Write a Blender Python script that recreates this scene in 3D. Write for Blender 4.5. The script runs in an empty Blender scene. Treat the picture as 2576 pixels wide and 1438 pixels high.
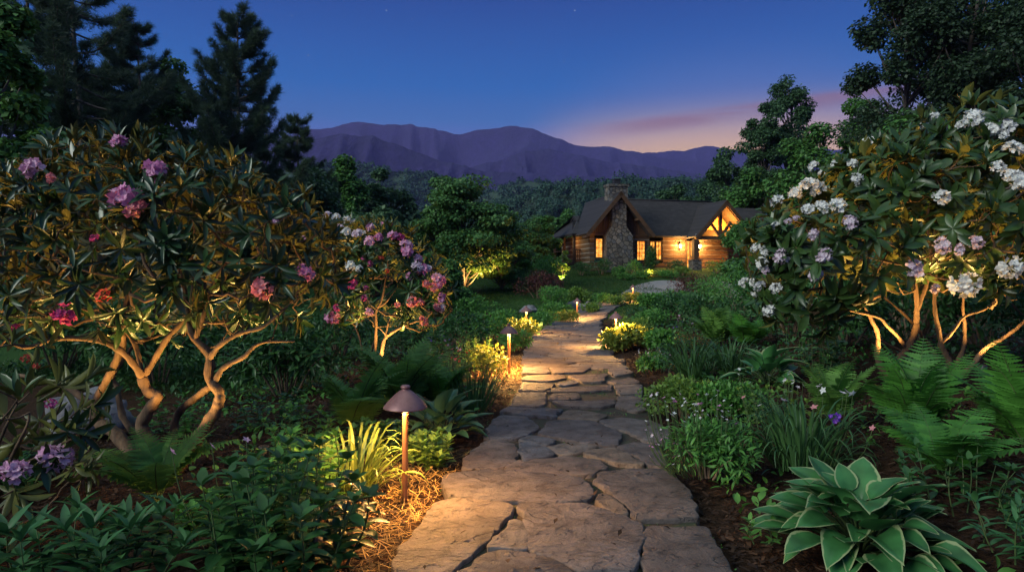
import bpy, math, random
import numpy as np
from mathutils import Vector, noise as mnoise

# ------------------------------------------------------------------ camera, sky, sun, exposure
sc = bpy.context.scene
COL = sc.collection
F, CX, HY, H = 1717.0, 1288.0, 702.0, 1.4      # focal length / centre / horizon of the photograph (2576 wide), eye height

def at(px, py, Y):
    return np.array([(px - CX) / F * Y, Y, H - (py - HY) / F * Y])

cam = bpy.data.cameras.new('camera')
cam.lens = 24.0
cam.sensor_width = 36.0
cam.shift_y = -17.0 / 2576.0
cam.clip_end = 20000
cam.clip_start = 0.05
camo = bpy.data.objects.new('camera', cam)
camo.location = (0, 0, H)
camo.rotation_euler = (math.radians(90), 0, 0)
COL.objects.link(camo)
sc.camera = camo
sc.view_settings.view_transform = 'Standard'
sc.view_settings.look = 'None'
sc.view_settings.exposure = 0.0
sc.view_settings.gamma = 1.0
sc.cycles.use_denoising = True
sc.cycles.max_bounces = 5
sc.cycles.diffuse_bounces = 2
sc.cycles.glossy_bounces = 2
sc.cycles.transmission_bounces = 3
sc.cycles.volume_bounces = 0
sc.cycles.sample_clamp_indirect = 4.0
sc.cycles.caustics_reflective = False
sc.cycles.caustics_refractive = False

def lin(r, g, b):
    f = lambda c: c / 12.92 if c <= 0.04045 else ((c + 0.055) / 1.055) ** 2.4
    return (f(r / 255), f(g / 255), f(b / 255), 1.0)

SKY_STRENGTH = 1.0
ZENITH = (0.62, 0.74, 0.66, 1)
SUN_STRENGTH = 2.3

W = bpy.data.worlds.new('World')
sc.world = W
W.use_nodes = True
nt = W.node_tree
nt.nodes.clear()
N = nt.nodes.new
L = nt.links.new
out = N('ShaderNodeOutputWorld')
bg = N('ShaderNodeBackground')
bg.inputs['Strength'].default_value = SKY_STRENGTH
L(bg.outputs[0], out.inputs[0])
tc = N('ShaderNodeTexCoord')
nrm = N('ShaderNodeVectorMath'); nrm.operation = 'NORMALIZE'
L(tc.outputs['Generated'], nrm.inputs[0])
sep = N('ShaderNodeSeparateXYZ')
L(nrm.outputs[0], sep.inputs[0])
ramp = N('ShaderNodeValToRGB')
cr = ramp.color_ramp
stops = [(0.0, lin(120, 110, 160)), (0.14, lin(118, 116, 172)), (0.185, lin(112, 130, 208)), (0.225, lin(60, 126, 196)),
         (0.27, lin(0, 114, 194)), (0.32, lin(0, 98, 178)), (0.375, lin(0, 78, 156)), (0.48, lin(0, 70, 140)), (0.62, lin(60, 120, 170)), (1.0, ZENITH)]
while len(cr.elements) < len(stops):
    cr.elements.new(0.5)
for e, (p, c) in zip(cr.elements, stops):
    e.position = p
    e.color = c
L(sep.outputs['Z'], ramp.inputs[0])

def wmath(op, a, b=None, clamp=False):
    n = N('ShaderNodeMath'); n.operation = op; n.use_clamp = clamp
    for i, x in enumerate((a, b)):
        if x is None: continue
        if isinstance(x, (int, float)): n.inputs[i].default_value = x
        else: L(x, n.inputs[i])
    return n.outputs[0]

def wdot(v):
    n = N('ShaderNodeVectorMath'); n.operation = 'DOT_PRODUCT'
    L(nrm.outputs[0], n.inputs[0]); n.inputs[1].default_value = v
    return n.outputs['Value']

def wrange(x, a, b):
    n = N('ShaderNodeMapRange'); n.interpolation_type = 'SMOOTHSTEP'
    L(x, n.inputs[0]); n.inputs[1].default_value = a; n.inputs[2].default_value = b
    return n.outputs[0]

def wmix(fac, a, b, mode='MIX'):
    n = N('ShaderNodeMix'); n.data_type = 'RGBA'; n.blend_type = mode
    if isinstance(fac, (int, float)): n.inputs[0].default_value = fac
    else: L(fac, n.inputs[0])
    for k, x in ((6, a), (7, b)):
        if isinstance(x, tuple): n.inputs[k].default_value = x
        else: L(x, n.inputs[k])
    return n.outputs[2]

# afterglow where the sun went down, low and to the right of the view
SUNAZ = Vector(((1830 - CX) / F, 1.0, 0.0)).normalized()
glow_az = wrange(wdot((SUNAZ.x, SUNAZ.y, 0.0)), 0.93, 0.995)
glow_lo = wrange(sep.outputs['Z'], 0.262, 0.165)
glow = wmath('MULTIPLY', glow_az, glow_lo)
col = wmix(glow, ramp.outputs[0], (1.45, 0.86, 0.20, 1))
glow_hi = wmath('MULTIPLY', glow_az, wrange(sep.outputs['Z'], 0.37, 0.22))
col = wmix(wmath('MULTIPLY', glow_hi, 0.35), col, lin(190, 170, 195))
# one thin cloud bank drawn out along the horizon
mp = N('ShaderNodeMapping'); mp.inputs['Scale'].default_value = (2.5, 2.5, 34)
L(nrm.outputs[0], mp.inputs[0])
nz = N('ShaderNodeTexNoise'); nz.inputs['Scale'].default_value = 2.3; nz.inputs['Detail'].default_value = 5
L(mp.outputs[0], nz.inputs['Vector'])
zc = wmath('SUBTRACT', sep.outputs['Z'], wmath('MULTIPLY', sep.outputs['X'], 0.075))
band = wmath('MULTIPLY', wrange(zc, 0.184, 0.203), wrange(zc, 0.217, 0.204))
side = wmath('MULTIPLY', wrange(sep.outputs['X'], 0.07, 0.22), wrange(sep.outputs['Y'], 0.6, 0.8))
cloud = wmath('MULTIPLY', wmath('MULTIPLY', band, side), wrange(nz.outputs[0], 0.22, 0.52))
col = wmix(wmath('MULTIPLY', cloud, 0.7), col, lin(168, 122, 122))
# half a dozen first stars
star = None
for sx, sy, br in ((972, 27, 1), (1446, 27, 1), (734, 40, .5), (776, 140, .8), (1285, 108, .5), (1418, 156, .7), (1036, 48, .4), (640, 170, .3)):
    d = Vector(((sx - CX) / F, 1.0, (HY - sy) / F)).normalized()
    s = wmath('MULTIPLY', wrange(wdot(tuple(d)), 1 - 6.5e-7, 1 - 5e-8), br * .45)
    star = s if star is None else wmath('MAXIMUM', star, s)
col = wmix(star, col, (0.75, 0.8, 0.95, 1))
L(col, bg.inputs['Color'])

sun = bpy.data.lights.new('twilight', 'SUN')
sun.energy = SUN_STRENGTH
sun.angle = math.radians(24)
sun.color = (0.95, 1.0, 0.88)
suno = bpy.data.objects.new('twilight', sun)
suno.rotation_euler = (math.radians(64), 0, math.radians(-52))      # soft light from the high sky behind the viewer
COL.objects.link(suno)

# ------------------------------------------------------------------ helpers
rng = np.random.default_rng(7)

def tag(o, label=None, cat=None, group=None, kind=None):
    if label: o['label'] = label
    if cat: o['category'] = cat
    if group: o['group'] = group
    if kind: o['kind'] = kind
    return o

def thing(name, label, cat, loc=(0, 0, 0), rz=0.0, group=None, scale=1.0):
    o = bpy.data.objects.new(name, None)
    o.empty_display_size = 0.2
    COL.objects.link(o)
    o.location = [float(c) for c in loc]
    o.rotation_euler = (0, 0, rz)
    o.scale = (scale, scale, scale)
    return tag(o, label, cat, group)

class MB:
    """collects vertices and faces, then links them as ONE mesh object"""
    def __init__(self):
        self.v, self.f, self.m, self.e, self.n = [], [], [], [], 0
    def add(self, V, Fs, mi=0, E=None):
        V = np.asarray(V, float).reshape(-1, 3)
        if isinstance(Fs, np.ndarray): Fs = [Fs]
        for Fa in Fs:
            Fa = np.asarray(Fa, int)
            if len(Fa) == 0: continue
            self.f.append(Fa + self.n)
            self.m.append(np.full(len(Fa), mi))
        self.v.append(V)
        self.e.append(np.zeros(len(V)) if E is None else np.asarray(E, float))
        self.n += len(V)
        return self
    def inst(self, tpl, R, T, S, mi=0):
        V0, F0, E0 = tpl
        n = len(T)
        if n == 0: return self
        S = np.asarray(S, float)
        if S.ndim == 1: S = S[:, None] * np.ones((1, 3))
        V = np.einsum('nij,nvj->nvi', R, V0[None] * S[:, None, :]) + np.asarray(T)[:, None, :]
        k = len(V0)
        Fs = (F0[None] + (np.arange(n) * k)[:, None, None]).reshape(-1, F0.shape[1])
        return self.add(V.reshape(-1, 3), Fs, mi, None if E0 is None else np.tile(E0, n))
    def box(self, x0, y0, z0, x1, y1, z1, mi=0):
        V = [(x, y, z) for z in (z0, z1) for y in (y0, y1) for x in (x0, x1)]
        return self.add(V, np.array([(0, 2, 3, 1), (4, 5, 7, 6), (0, 1, 5, 4), (2, 6, 7, 3), (0, 4, 6, 2), (1, 3, 7, 5)]), mi)
    def tube(self, P, r, sides=6, mi=0, cap=True, jit=0.0):
        P = np.asarray(P, float); n = len(P)
        r = np.broadcast_to(np.asarray(r, float), (n,))
        T = np.gradient(P, axis=0)
        T /= np.linalg.norm(T, axis=1)[:, None] + 1e-9
        ref = np.array([0.31, 0.17, 0.93]) if abs(T[0, 2]) < 0.8 else np.array([0.95, 0.28, 0.1])
        V = []
        u = ref - T[0] * (ref @ T[0]); u /= np.linalg.norm(u)
        ang = np.arange(sides) / sides * 2 * math.pi
        for i in range(n):
            u = u - T[i] * (u @ T[i]); u /= np.linalg.norm(u) + 1e-9
            w = np.cross(T[i], u)
            rr = r[i] * (1 + (jit * rng.uniform(-1, 1, sides) if jit else 0))
            V.append(P[i] + (np.cos(ang) * rr)[:, None] * u + (np.sin(ang) * rr)[:, None] * w)
        V = np.concatenate(V)
        a = np.arange(sides); b = (a + 1) % sides
        Fs = np.concatenate([np.stack([i * sides + a, i * sides + b, (i + 1) * sides + b, (i + 1) * sides + a], 1) for i in range(n - 1)])
        fl = [Fs]
        if cap:
            V = np.concatenate([V, P[:1], P[-1:]])
            k = n * sides
            fl.append(np.stack([b, a, np.full(sides, k)], 1))
            fl.append(np.stack([(n - 1) * sides + a, (n - 1) * sides + b, np.full(sides, k + 1)], 1))
        return self.add(V, fl, mi)
    def lathe(self, prof, sides=24, mi=0, c=(0, 0, 0)):
        prof = np.asarray(prof, float); n = len(prof)
        ang = np.arange(sides) / sides * 2 * math.pi
        V = np.stack([np.outer(prof[:, 0], np.cos(ang)), np.outer(prof[:, 0], np.sin(ang)), np.repeat(prof[:, 1:2], sides, 1)], 2).reshape(-1, 3) + np.array(c)
        a = np.arange(sides); b = (a + 1) % sides
        Fs = np.concatenate([np.stack([i * sides + a, i * sides + b, (i + 1) * sides + b, (i + 1) * sides + a], 1) for i in range(n - 1)])
        return self.add(V, Fs, mi)
    def prism(self, poly, y0, y1, mi=0):
        """polygon in x,z extruded along y"""
        n = len(poly)
        V = [(p[0], y0, p[1]) for p in poly] + [(p[0], y1, p[1]) for p in poly]
        a = np.arange(n); b = (a + 1) % n
        fl = [np.stack([a, b, b + n, a + n], 1), np.array([list(range(n))[::-1]]), np.array([list(range(n, 2 * n))])]
        return self.add(V, fl, mi)
    def mesh(self, name, mats, smooth=True):
        me = bpy.data.meshes.new(name)
        V = np.concatenate(self.v)
        me.vertices.add(len(V)); me.vertices.foreach_set('co', V.ravel().astype(np.float32))
        loops = np.concatenate([f.ravel() for f in self.f])
        tot = np.concatenate([np.full(len(f), f.shape[1]) for f in self.f])
        start = np.concatenate([[0], np.cumsum(tot)[:-1]])
        me.loops.add(len(loops)); me.loops.foreach_set('vertex_index', loops.astype(np.int32))
        me.polygons.add(len(tot)); me.polygons.foreach_set('loop_start', start.astype(np.int32))
        me.polygons.foreach_set('use_smooth', np.full(len(tot), smooth))
        if not isinstance(mats, (list, tuple)): mats = [mats]
        for m in mats: me.materials.append(m)
        if len(mats) > 1:
            me.polygons.foreach_set('material_index', np.concatenate(self.m).astype(np.int32))
        E = np.concatenate(self.e)
        if E.any():
            a = me.attributes.new('edge', 'FLOAT', 'POINT'); a.data.foreach_set('value', E.astype(np.float32))
        me.update()
        return me
    def build(self, name, mats, parent=None, smooth=True):
        return put(name, self.mesh(name, mats, smooth), parent)

def put(name, me, parent=None, loc=None, rot=None, scale=None):
    o = bpy.data.objects.new(name, me)
    COL.objects.link(o)
    if parent is not None: o.parent = parent
    if loc is not None: o.location = [float(c) for c in loc]
    if rot is not None: o.rotation_euler = [float(c) for c in rot]
    if scale is not None: o.scale = (scale, scale, scale)
    return o

def unit(v):
    v = np.asarray(v, float)
    return v / (np.linalg.norm(v, axis=-1, keepdims=True) + 1e-9)

def frames(d, up):
    y = unit(d)
    z = up - y * np.sum(up * y, -1, keepdims=True)
    z = unit(z)
    x = np.cross(y, z)
    return np.stack([x, y, z], -1)

def spread_dirs(n, r=rng):
    return unit(r.normal(size=(n, 3)))

def smooth01(a, b, x):
    t = np.clip((np.asarray(x, float) - a) / (b - a), 0, 1)
    return t * t * (3 - 2 * t)

def curve_pts(P, n):
    """Catmull-Rom through control points"""
    P = np.asarray(P, float)
    Q = np.concatenate([2 * P[:1] - P[1:2], P, 2 * P[-1:] - P[-2:-1]])
    out = []
    m = len(P) - 1
    for s in np.linspace(0, m - 1e-6, n):
        i = int(s); t = s - i
        a, b, c, d = Q[i], Q[i + 1], Q[i + 2], Q[i + 3]
        out.append(0.5 * (2 * b + (c - a) * t + (2 * a - 5 * b + 4 * c - d) * t * t + (3 * b - a - 3 * c + d) * t ** 3))
    return np.array(out)

# ------------------------------------------------------------------ materials
MATS = {}
def new_mat(name):
    m = bpy.data.materials.new(name); m.use_nodes = True
    t = m.node_tree; t.nodes.clear()
    o = t.nodes.new('ShaderNodeOutputMaterial')
    return m, t, o

def nd(t, typ, **kw):
    n = t.nodes.new(typ)
    for k, v in kw.items():
        if k in n.inputs: n.inputs[k].default_value = v
        else: setattr(n, k, v)
    return n

def mixrgb(t, fac, a, b, mode='MIX'):
    n = t.nodes.new('ShaderNodeMix'); n.data_type = 'RGBA'; n.blend_type = mode
    for k, x in ((0, fac), (6, a), (7, b)):
        if isinstance(x, (int, float)): n.inputs[k].default_value = x
        elif isinstance(x, tuple): n.inputs[k].default_value = x if len(x) == 4 else (*x, 1)
        else: t.links.new(x, n.inputs[k])
    return n.outputs[2]

def leaf_mat(name, c1, c2, rough=0.45, transl=0.22, spec=0.35, back=1.25, tcol=None, edge=None, rim=0.78):
    m, t, o = new_mat(name)
    g = nd(t, 'ShaderNodeNewGeometry')
    c = mixrgb(t, g.outputs['Random Per Island'], c1, c2)
    nz = nd(t, 'ShaderNodeTexNoise', Scale=9.0, Detail=2.0)
    tx = nd(t, 'ShaderNodeTexCoord'); t.links.new(tx.outputs['Object'], nz.inputs['Vector'])
    mr = nd(t, 'ShaderNodeMapRange'); mr.inputs[1].default_value = .3; mr.inputs[2].default_value = .7; mr.inputs[3].default_value = .65; mr.inputs[4].default_value = 1.3
    t.links.new(nz.outputs[0], mr.inputs[0])
    cc = nd(t, 'ShaderNodeVectorMath', operation='SCALE'); t.links.new(c, cc.inputs[0]); t.links.new(mr.outputs[0], cc.inputs['Scale'])
    c = cc.outputs[0]
    if edge is not None:
        a = nd(t, 'ShaderNodeAttribute', attribute_name='edge')
        n2 = nd(t, 'ShaderNodeTexNoise', Scale=22.0, Detail=3.0); t.links.new(tx.outputs['Object'], n2.inputs['Vector'])
        ad = nd(t, 'ShaderNodeMath', operation='MULTIPLY_ADD'); t.links.new(n2.outputs[0], ad.inputs[0]); ad.inputs[1].default_value = .35; t.links.new(a.outputs['Fac'], ad.inputs[2])
        r = nd(t, 'ShaderNodeMapRange'); r.interpolation_type = 'SMOOTHSTEP'; t.links.new(ad.outputs[0], r.inputs[0]); r.inputs[1].default_value = rim + .12; r.inputs[2].default_value = rim + .22
        c = mixrgb(t, r.outputs[0], c, edge)
    cb = mixrgb(t, g.outputs['Backfacing'], c, tuple(min(1, x * back) for x in (tcol or c2)))
    p = nd(t, 'ShaderNodeBsdfPrincipled', Roughness=rough)
    p.inputs['Specular IOR Level'].default_value = spec
    t.links.new(cb, p.inputs['Base Color'])
    tr = nd(t, 'ShaderNodeBsdfTranslucent'); t.links.new(mixrgb(t, 0.5, c, tcol or c2), tr.inputs[0])
    mx = nd(t, 'ShaderNodeMixShader', Fac=transl)
    t.links.new(p.outputs[0], mx.inputs[1]); t.links.new(tr.outputs[0], mx.inputs[2]); t.links.new(mx.outputs[0], o.inputs[0])
    return m

def rough_mat(name, c1, c2, scale=6.0, rough=0.85, bump=0.4, bscale=None, stretch=(1, 1, 1), c3=None, metallic=0.0, dist=0.02, objrand=0.0):
    m, t, o = new_mat(name)
    tx = nd(t, 'ShaderNodeTexCoord')
    mp = nd(t, 'ShaderNodeMapping'); mp.inputs['Scale'].default_value = stretch
    t.links.new(tx.outputs['Object'], mp.inputs[0])
    n1 = nd(t, 'ShaderNodeTexNoise', Scale=scale, Detail=6.0, Roughness=0.62); t.links.new(mp.outputs[0], n1.inputs['Vector'])
    r = nd(t, 'ShaderNodeMapRange'); r.inputs[1].default_value = .32; r.inputs[2].default_value = .68; t.links.new(n1.outputs[0], r.inputs[0])
    c = mixrgb(t, r.outputs[0], c1, c2)
    if c3 is not None:
        n3 = nd(t, 'ShaderNodeTexNoise', Scale=scale * 0.31, Detail=3.0); t.links.new(mp.outputs[0], n3.inputs['Vector'])
        r3 = nd(t, 'ShaderNodeMapRange'); r3.inputs[1].default_value = .45; r3.inputs[2].default_value = .62; t.links.new(n3.outputs[0], r3.inputs[0])
        c = mixrgb(t, r3.outputs[0], c, c3)
    if objrand:
        oi = nd(t, 'ShaderNodeObjectInfo')
        hs = nd(t, 'ShaderNodeHueSaturation'); t.links.new(c, hs.inputs['Color'])
        mv = nd(t, 'ShaderNodeMapRange'); mv.inputs[3].default_value = 1 - objrand; mv.inputs[4].default_value = 1 + objrand; t.links.new(oi.outputs['Random'], mv.inputs[0])
        t.links.new(mv.outputs[0], hs.inputs['Value']); c = hs.outputs[0]
    p = nd(t, 'ShaderNodeBsdfPrincipled', Roughness=rough, Metallic=metallic)
    t.links.new(c, p.inputs['Base Color'])
    n2 = nd(t, 'ShaderNodeTexNoise', Scale=bscale or scale * 3, Detail=8.0, Roughness=0.65); t.links.new(mp.outputs[0], n2.inputs['Vector'])
    b = nd(t, 'ShaderNodeBump', Strength=bump, Distance=dist); t.links.new(n2.outputs[0], b.inputs['Height']); t.links.new(b.outputs[0], p.inputs['Normal'])
    t.links.new(p.outputs[0], o.inputs[0])
    return m

def emit_mat(name, col, strength, col2=None, scale=8.0):
    m, t, o = new_mat(name)
    e = nd(t, 'ShaderNodeEmission', Strength=strength)
    e.inputs[0].default_value = (*col, 1)
    if col2 is not None:
        tx = nd(t, 'ShaderNodeTexCoord')
        n1 = nd(t, 'ShaderNodeTexNoise', Scale=scale, Detail=3.0); t.links.new(tx.outputs['Object'], n1.inputs['Vector'])
        r = nd(t, 'ShaderNodeMapRange'); r.inputs[1].default_value = .35; r.inputs[2].default_value = .65; t.links.new(n1.outputs[0], r.inputs[0])
        t.links.new(mixrgb(t, r.outputs[0], col, col2), e.inputs[0])
    t.links.new(e.outputs[0], o.inputs[0])
    return m

BARK = rough_mat('bark_tan', (0.045, 0.026, 0.016), (0.21, 0.125, 0.07), scale=9, bump=0.9, bscale=26, stretch=(1, 1, 0.28), dist=0.016)
BARK_DARK = rough_mat('bark_dark', (0.05, 0.04, 0.035), (0.15, 0.12, 0.10), scale=6, bump=0.8, bscale=20, stretch=(1, 1, 0.3))
COPPER = rough_mat('aged_copper', (0.22, 0.10, 0.10), (0.34, 0.17, 0.165), scale=14, rough=0.45, bump=0.08, metallic=0.35)
STEM_COPPER = rough_mat('stem_copper', (0.34, 0.14, 0.06), (0.46, 0.2, 0.09), scale=14, rough=0.5, bump=0.08, metallic=0.3)
BLACK_METAL = rough_mat('black_metal', (0.02, 0.02, 0.02), (0.035, 0.03, 0.03), rough=0.5, bump=0.1)
WARM = (1.0, 0.50, 0.13)

def point_light(name, loc, energy, parent=None, radius=0.03, color=WARM):
    l = bpy.data.lights.new(name, 'POINT'); l.energy = energy; l.shadow_soft_size = radius; l.color = color
    o = bpy.data.objects.new(name, l); COL.objects.link(o); o.location = [float(c) for c in loc]
    if parent is not None: o.parent = parent
    return o

def spot_light(name, loc, aim, energy, angle=90, parent=None, radius=0.03, color=WARM, blend=0.6):
    l = bpy.data.lights.new(name, 'SPOT'); l.energy = energy; l.shadow_soft_size = radius; l.color = color
    l.spot_size = math.radians(angle); l.spot_blend = blend
    o = bpy.data.objects.new(name, l); COL.objects.link(o)
    o.location = [float(c) for c in loc]
    d = Vector([float(a - b) for a, b in zip(aim, loc)])
    o.rotation_euler = d.to_track_quat('-Z', 'Y').to_euler()
    if parent is not None: o.parent = parent
    return o

# ------------------------------------------------------------------ terrain
PATH = np.array([(0.25, 1.5), (0.25, 3.27), (0.34, 4.3), (0.53, 6.04), (0.76, 8.0), (0.97, 10.2), (1.11, 13.5), (1.46, 17.4), (2.15, 22.0), (3.5, 27.0), (5.2, 30.0), (7.0, 32.0)])
PW = 0.80
PC = curve_pts(PATH, 240)
def path_dist(x, y):
    x = np.asarray(x, float); y = np.asarray(y, float)
    d = np.full(np.shape(x), 1e9)
    for a, b in zip(PC[:-1:2], PC[2::2]):
        ab = b - a
        t = np.clip(((x - a[0]) * ab[0] + (y - a[1]) * ab[1]) / (ab @ ab), 0, 1)
        d = np.minimum(d, np.hypot(x - a[0] - t * ab[0], y - a[1] - t * ab[1]))
    return d

def zt(x, y):
    x = np.asarray(x, float); y = np.asarray(y, float)
    yy = np.clip(y, 21, 46)
    z = 0.0035 * (yy - 21) ** 2
    z = z + 0.45 * smooth01(1.6, 5.5, x) * smooth01(40, 20, y)
    z = z + 0.35 * smooth01(-4, -12, x) * smooth01(60, 30, y)
    z = z - 26 * smooth01(56, 190, y)
    b = 0.05 * (np.sin(x * 1.7 + 0.6 * y) + np.sin(y * 1.1 - x * 0.7)) * smooth01(1.0, 2.2, path_dist(x, y)) * smooth01(60, 30, y)
    return z + b

def zp(x, y):
    return float(zt(np.array([x]), np.array([y]))[0])

def ground_at(px, py):
    """where the sight line through a pixel meets the ground"""
    Ys = np.linspace(2.0, 60, 1500)
    X = (px - CX) / F * Ys; Z = H - (py - HY) / F * Ys
    k = np.argmax(Z <= zt(X, Ys))
    return np.array([X[k], Ys[k], zp(X[k], Ys[k])])

def onground(px, Y):
    x = (px - CX) / F * Y
    return np.array([x, Y, zp(x, Y)])

xs = np.concatenate([-np.geomspace(6000, 14, 34), np.linspace(-13, 15, 113), np.geomspace(16, 6000, 34)])
ys = np.concatenate([np.linspace(-12, 0, 13), np.linspace(0.25, 34, 130), np.linspace(35, 70, 40), np.geomspace(74, 11000, 40)])
GX, GY = np.meshgrid(xs, ys)
GZ = zt(GX, GY) - 0.035
nxx, nyy = len(xs), len(ys)
idx = np.arange(nxx * nyy).reshape(nyy, nxx)
quads = np.stack([idx[:-1, :-1], idx[:-1, 1:], idx[1:, 1:], idx[1:, :-1]], -1).reshape(-1, 4)
def ground_mat():
    m, t, o = new_mat('soil_and_lawn')
    tx = nd(t, 'ShaderNodeTexCoord')
    n1 = nd(t, 'ShaderNodeTexNoise', Scale=11.0, Detail=8.0, Roughness=0.7); t.links.new(tx.outputs['Object'], n1.inputs['Vector'])
    mulch = mixrgb(t, n1.outputs[0], (0.012, 0.007, 0.005), (0.075, 0.038, 0.022))
    n2 = nd(t, 'ShaderNodeTexNoise', Scale=3.0, Detail=6.0); t.links.new(tx.outputs['Object'], n2.inputs['Vector'])
    lawn = mixrgb(t, n2.outputs[0], (0.022, 0.055, 0.014), (0.045, 0.10, 0.024))
    a = nd(t, 'ShaderNodeAttribute', attribute_name='edge')
    c = mixrgb(t, a.outputs['Fac'], mulch, lawn)
    p = nd(t, 'ShaderNodeBsdfPrincipled', Roughness=0.95); t.links.new(c, p.inputs['Base Color'])
    p.inputs['Specular IOR Level'].default_value = 0.1
    n3 = nd(t, 'ShaderNodeTexNoise', Scale=38.0, Detail=8.0); t.links.new(tx.outputs['Object'], n3.inputs['Vector'])
    b = nd(t, 'ShaderNodeBump', Strength=1.0, Distance=0.03); t.links.new(n3.outputs[0], b.inputs['Height']); t.links.new(b.outputs[0], p.inputs['Normal'])
    t.links.new(p.outputs[0], o.inputs[0])
    return m
bed = np.clip(smooth01(20, 23, GY) + smooth01(8.5, 9.5, GY) * smooth01(-2.5, -3.5, GX), 0, 1)
g = MB().add(np.stack([GX, GY, GZ], -1).reshape(-1, 3), quads, 0, bed.ravel())
tag(g.build('ground', ground_mat()), kind='structure')

# ------------------------------------------------------------------ mountains and hills
def ridge(name, crest, Y0, Wd, mat, base=-30, amp=0.55, freq=115., nu=700, nv=80, seed=0, zoff=0.0):
    crest = np.array(crest, float)
    pu = np.linspace(crest[0, 0], crest[-1, 0], nu)
    cy = np.interp(pu, crest[:, 0], crest[:, 1])
    k = np.ones(5) / 5
    cy = np.convolve(np.pad(cy, 2, 'edge'), k, 'valid')
    hz = H + (HY - cy) / F * Y0
    vv = np.linspace(-1, 0.6, nv)
    V = np.zeros((nv, nu, 3))
    for j, v in enumerate(vv):
        Y = Y0 + v * Wd
        X = (pu - CX) / F * Y0 * (1 + 0.25 * v * Wd / Y0)
        pr = (1 - abs(v)) ** 1.25 if v < 0 else (1 - v / 0.6 * 0.8)
        for i in range(nu):
            wx = 0.9 * mnoise.noise(Vector((pu[i] / 210, v * 2.4, seed + 7.7)))
            q = pu[i] / freq + wx + 1.1 * v * math.sin(pu[i] / 170 + seed)
            rg = (1 - abs(mnoise.noise(Vector((q, v * 1.1 + seed, seed * 1.7)))) * 1.6)
            rg2 = 1 - abs(mnoise.noise(Vector((q * 2.4 + 5, v * 3.2 + seed, seed * 2.7)))) * 1.6
            s = mnoise.fractal(Vector((pu[i] / 9, v * 30, seed)), 1.0, 2.0, 4)
            w = min(1, abs(v) * 4)
            cut = w * amp * (1.25 * (1 - rg) + 0.5 * (1 - rg2))
            h = (hz[i] - base) * (pr * (1 - cut) + 0.010 * w * s + 0.0030 * s)
            V[j, i] = (X[i], Y, base + max(h, 0) + zoff)
    idx = np.arange(nu * nv).reshape(nv, nu)
    q = np.stack([idx[:-1, :-1], idx[:-1, 1:], idx[1:, 1:], idx[1:, :-1]], -1).reshape(-1, 4)
    o = MB().add(V.reshape(-1, 3), q).build(name, mat)
    tag(o, kind='structure')
    return V

MTN = rough_mat('haze_tinted_woods', (0.014, 0.012, 0.062), (0.042, 0.032, 0.155), scale=0.045, bump=0.9, bscale=0.07, dist=14, c3=(0.022, 0.02, 0.085))  # wooded slopes, with the violet-blue of distant haze painted into the base colour
HILLM = rough_mat('hill_woods', (0.02, 0.045, 0.03), (0.045, 0.09, 0.05), scale=0.05, bump=1.0, bscale=0.2, dist=3)
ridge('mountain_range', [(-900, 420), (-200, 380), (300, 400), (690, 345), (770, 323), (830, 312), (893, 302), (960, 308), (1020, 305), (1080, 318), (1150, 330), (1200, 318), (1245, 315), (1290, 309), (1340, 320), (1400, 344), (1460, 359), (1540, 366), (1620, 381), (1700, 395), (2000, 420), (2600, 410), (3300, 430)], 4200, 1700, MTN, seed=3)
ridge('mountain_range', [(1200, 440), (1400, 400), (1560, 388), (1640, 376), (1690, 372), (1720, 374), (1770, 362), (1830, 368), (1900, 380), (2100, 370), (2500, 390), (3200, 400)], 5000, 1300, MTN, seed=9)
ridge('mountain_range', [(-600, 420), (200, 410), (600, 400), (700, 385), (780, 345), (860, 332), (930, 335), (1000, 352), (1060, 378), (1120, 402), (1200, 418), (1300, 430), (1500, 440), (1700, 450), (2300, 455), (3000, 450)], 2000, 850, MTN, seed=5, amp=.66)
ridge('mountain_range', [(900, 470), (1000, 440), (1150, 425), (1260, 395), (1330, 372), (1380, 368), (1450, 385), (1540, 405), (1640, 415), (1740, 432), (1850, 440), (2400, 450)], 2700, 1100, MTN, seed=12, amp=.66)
FOOT = ridge('foothill', [(-700, 430), (200, 420), (700, 425), (860, 412), (930, 414), (1000, 424), (1080, 440), (1130, 456), (1200, 480), (1280, 500), (1400, 520), (1700, 530), (2200, 520)], 820, 380, HILLM, seed=21)
KNOLL = ridge('foothill', [(900, 540), (1080, 510), (1180, 490), (1260, 466), (1320, 446), (1370, 454), (1430, 480), (1560, 500), (1800, 520), (2200, 530)], 620, 240, HILLM, seed=31, nu=140, nv=40)
HILL = ridge('wooded_hill', [(1000, 600), (1120, 560), (1220, 525), (1260, 510), (1310, 486), (1400, 462), (1480, 450), (1560, 445), (1640, 452), (1740, 446), (1800, 440), (1900, 430), (2100, 420), (2500, 410), (3000, 410)], 330, 190, HILLM, seed=41, nu=140, nv=50, base=-26)
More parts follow.
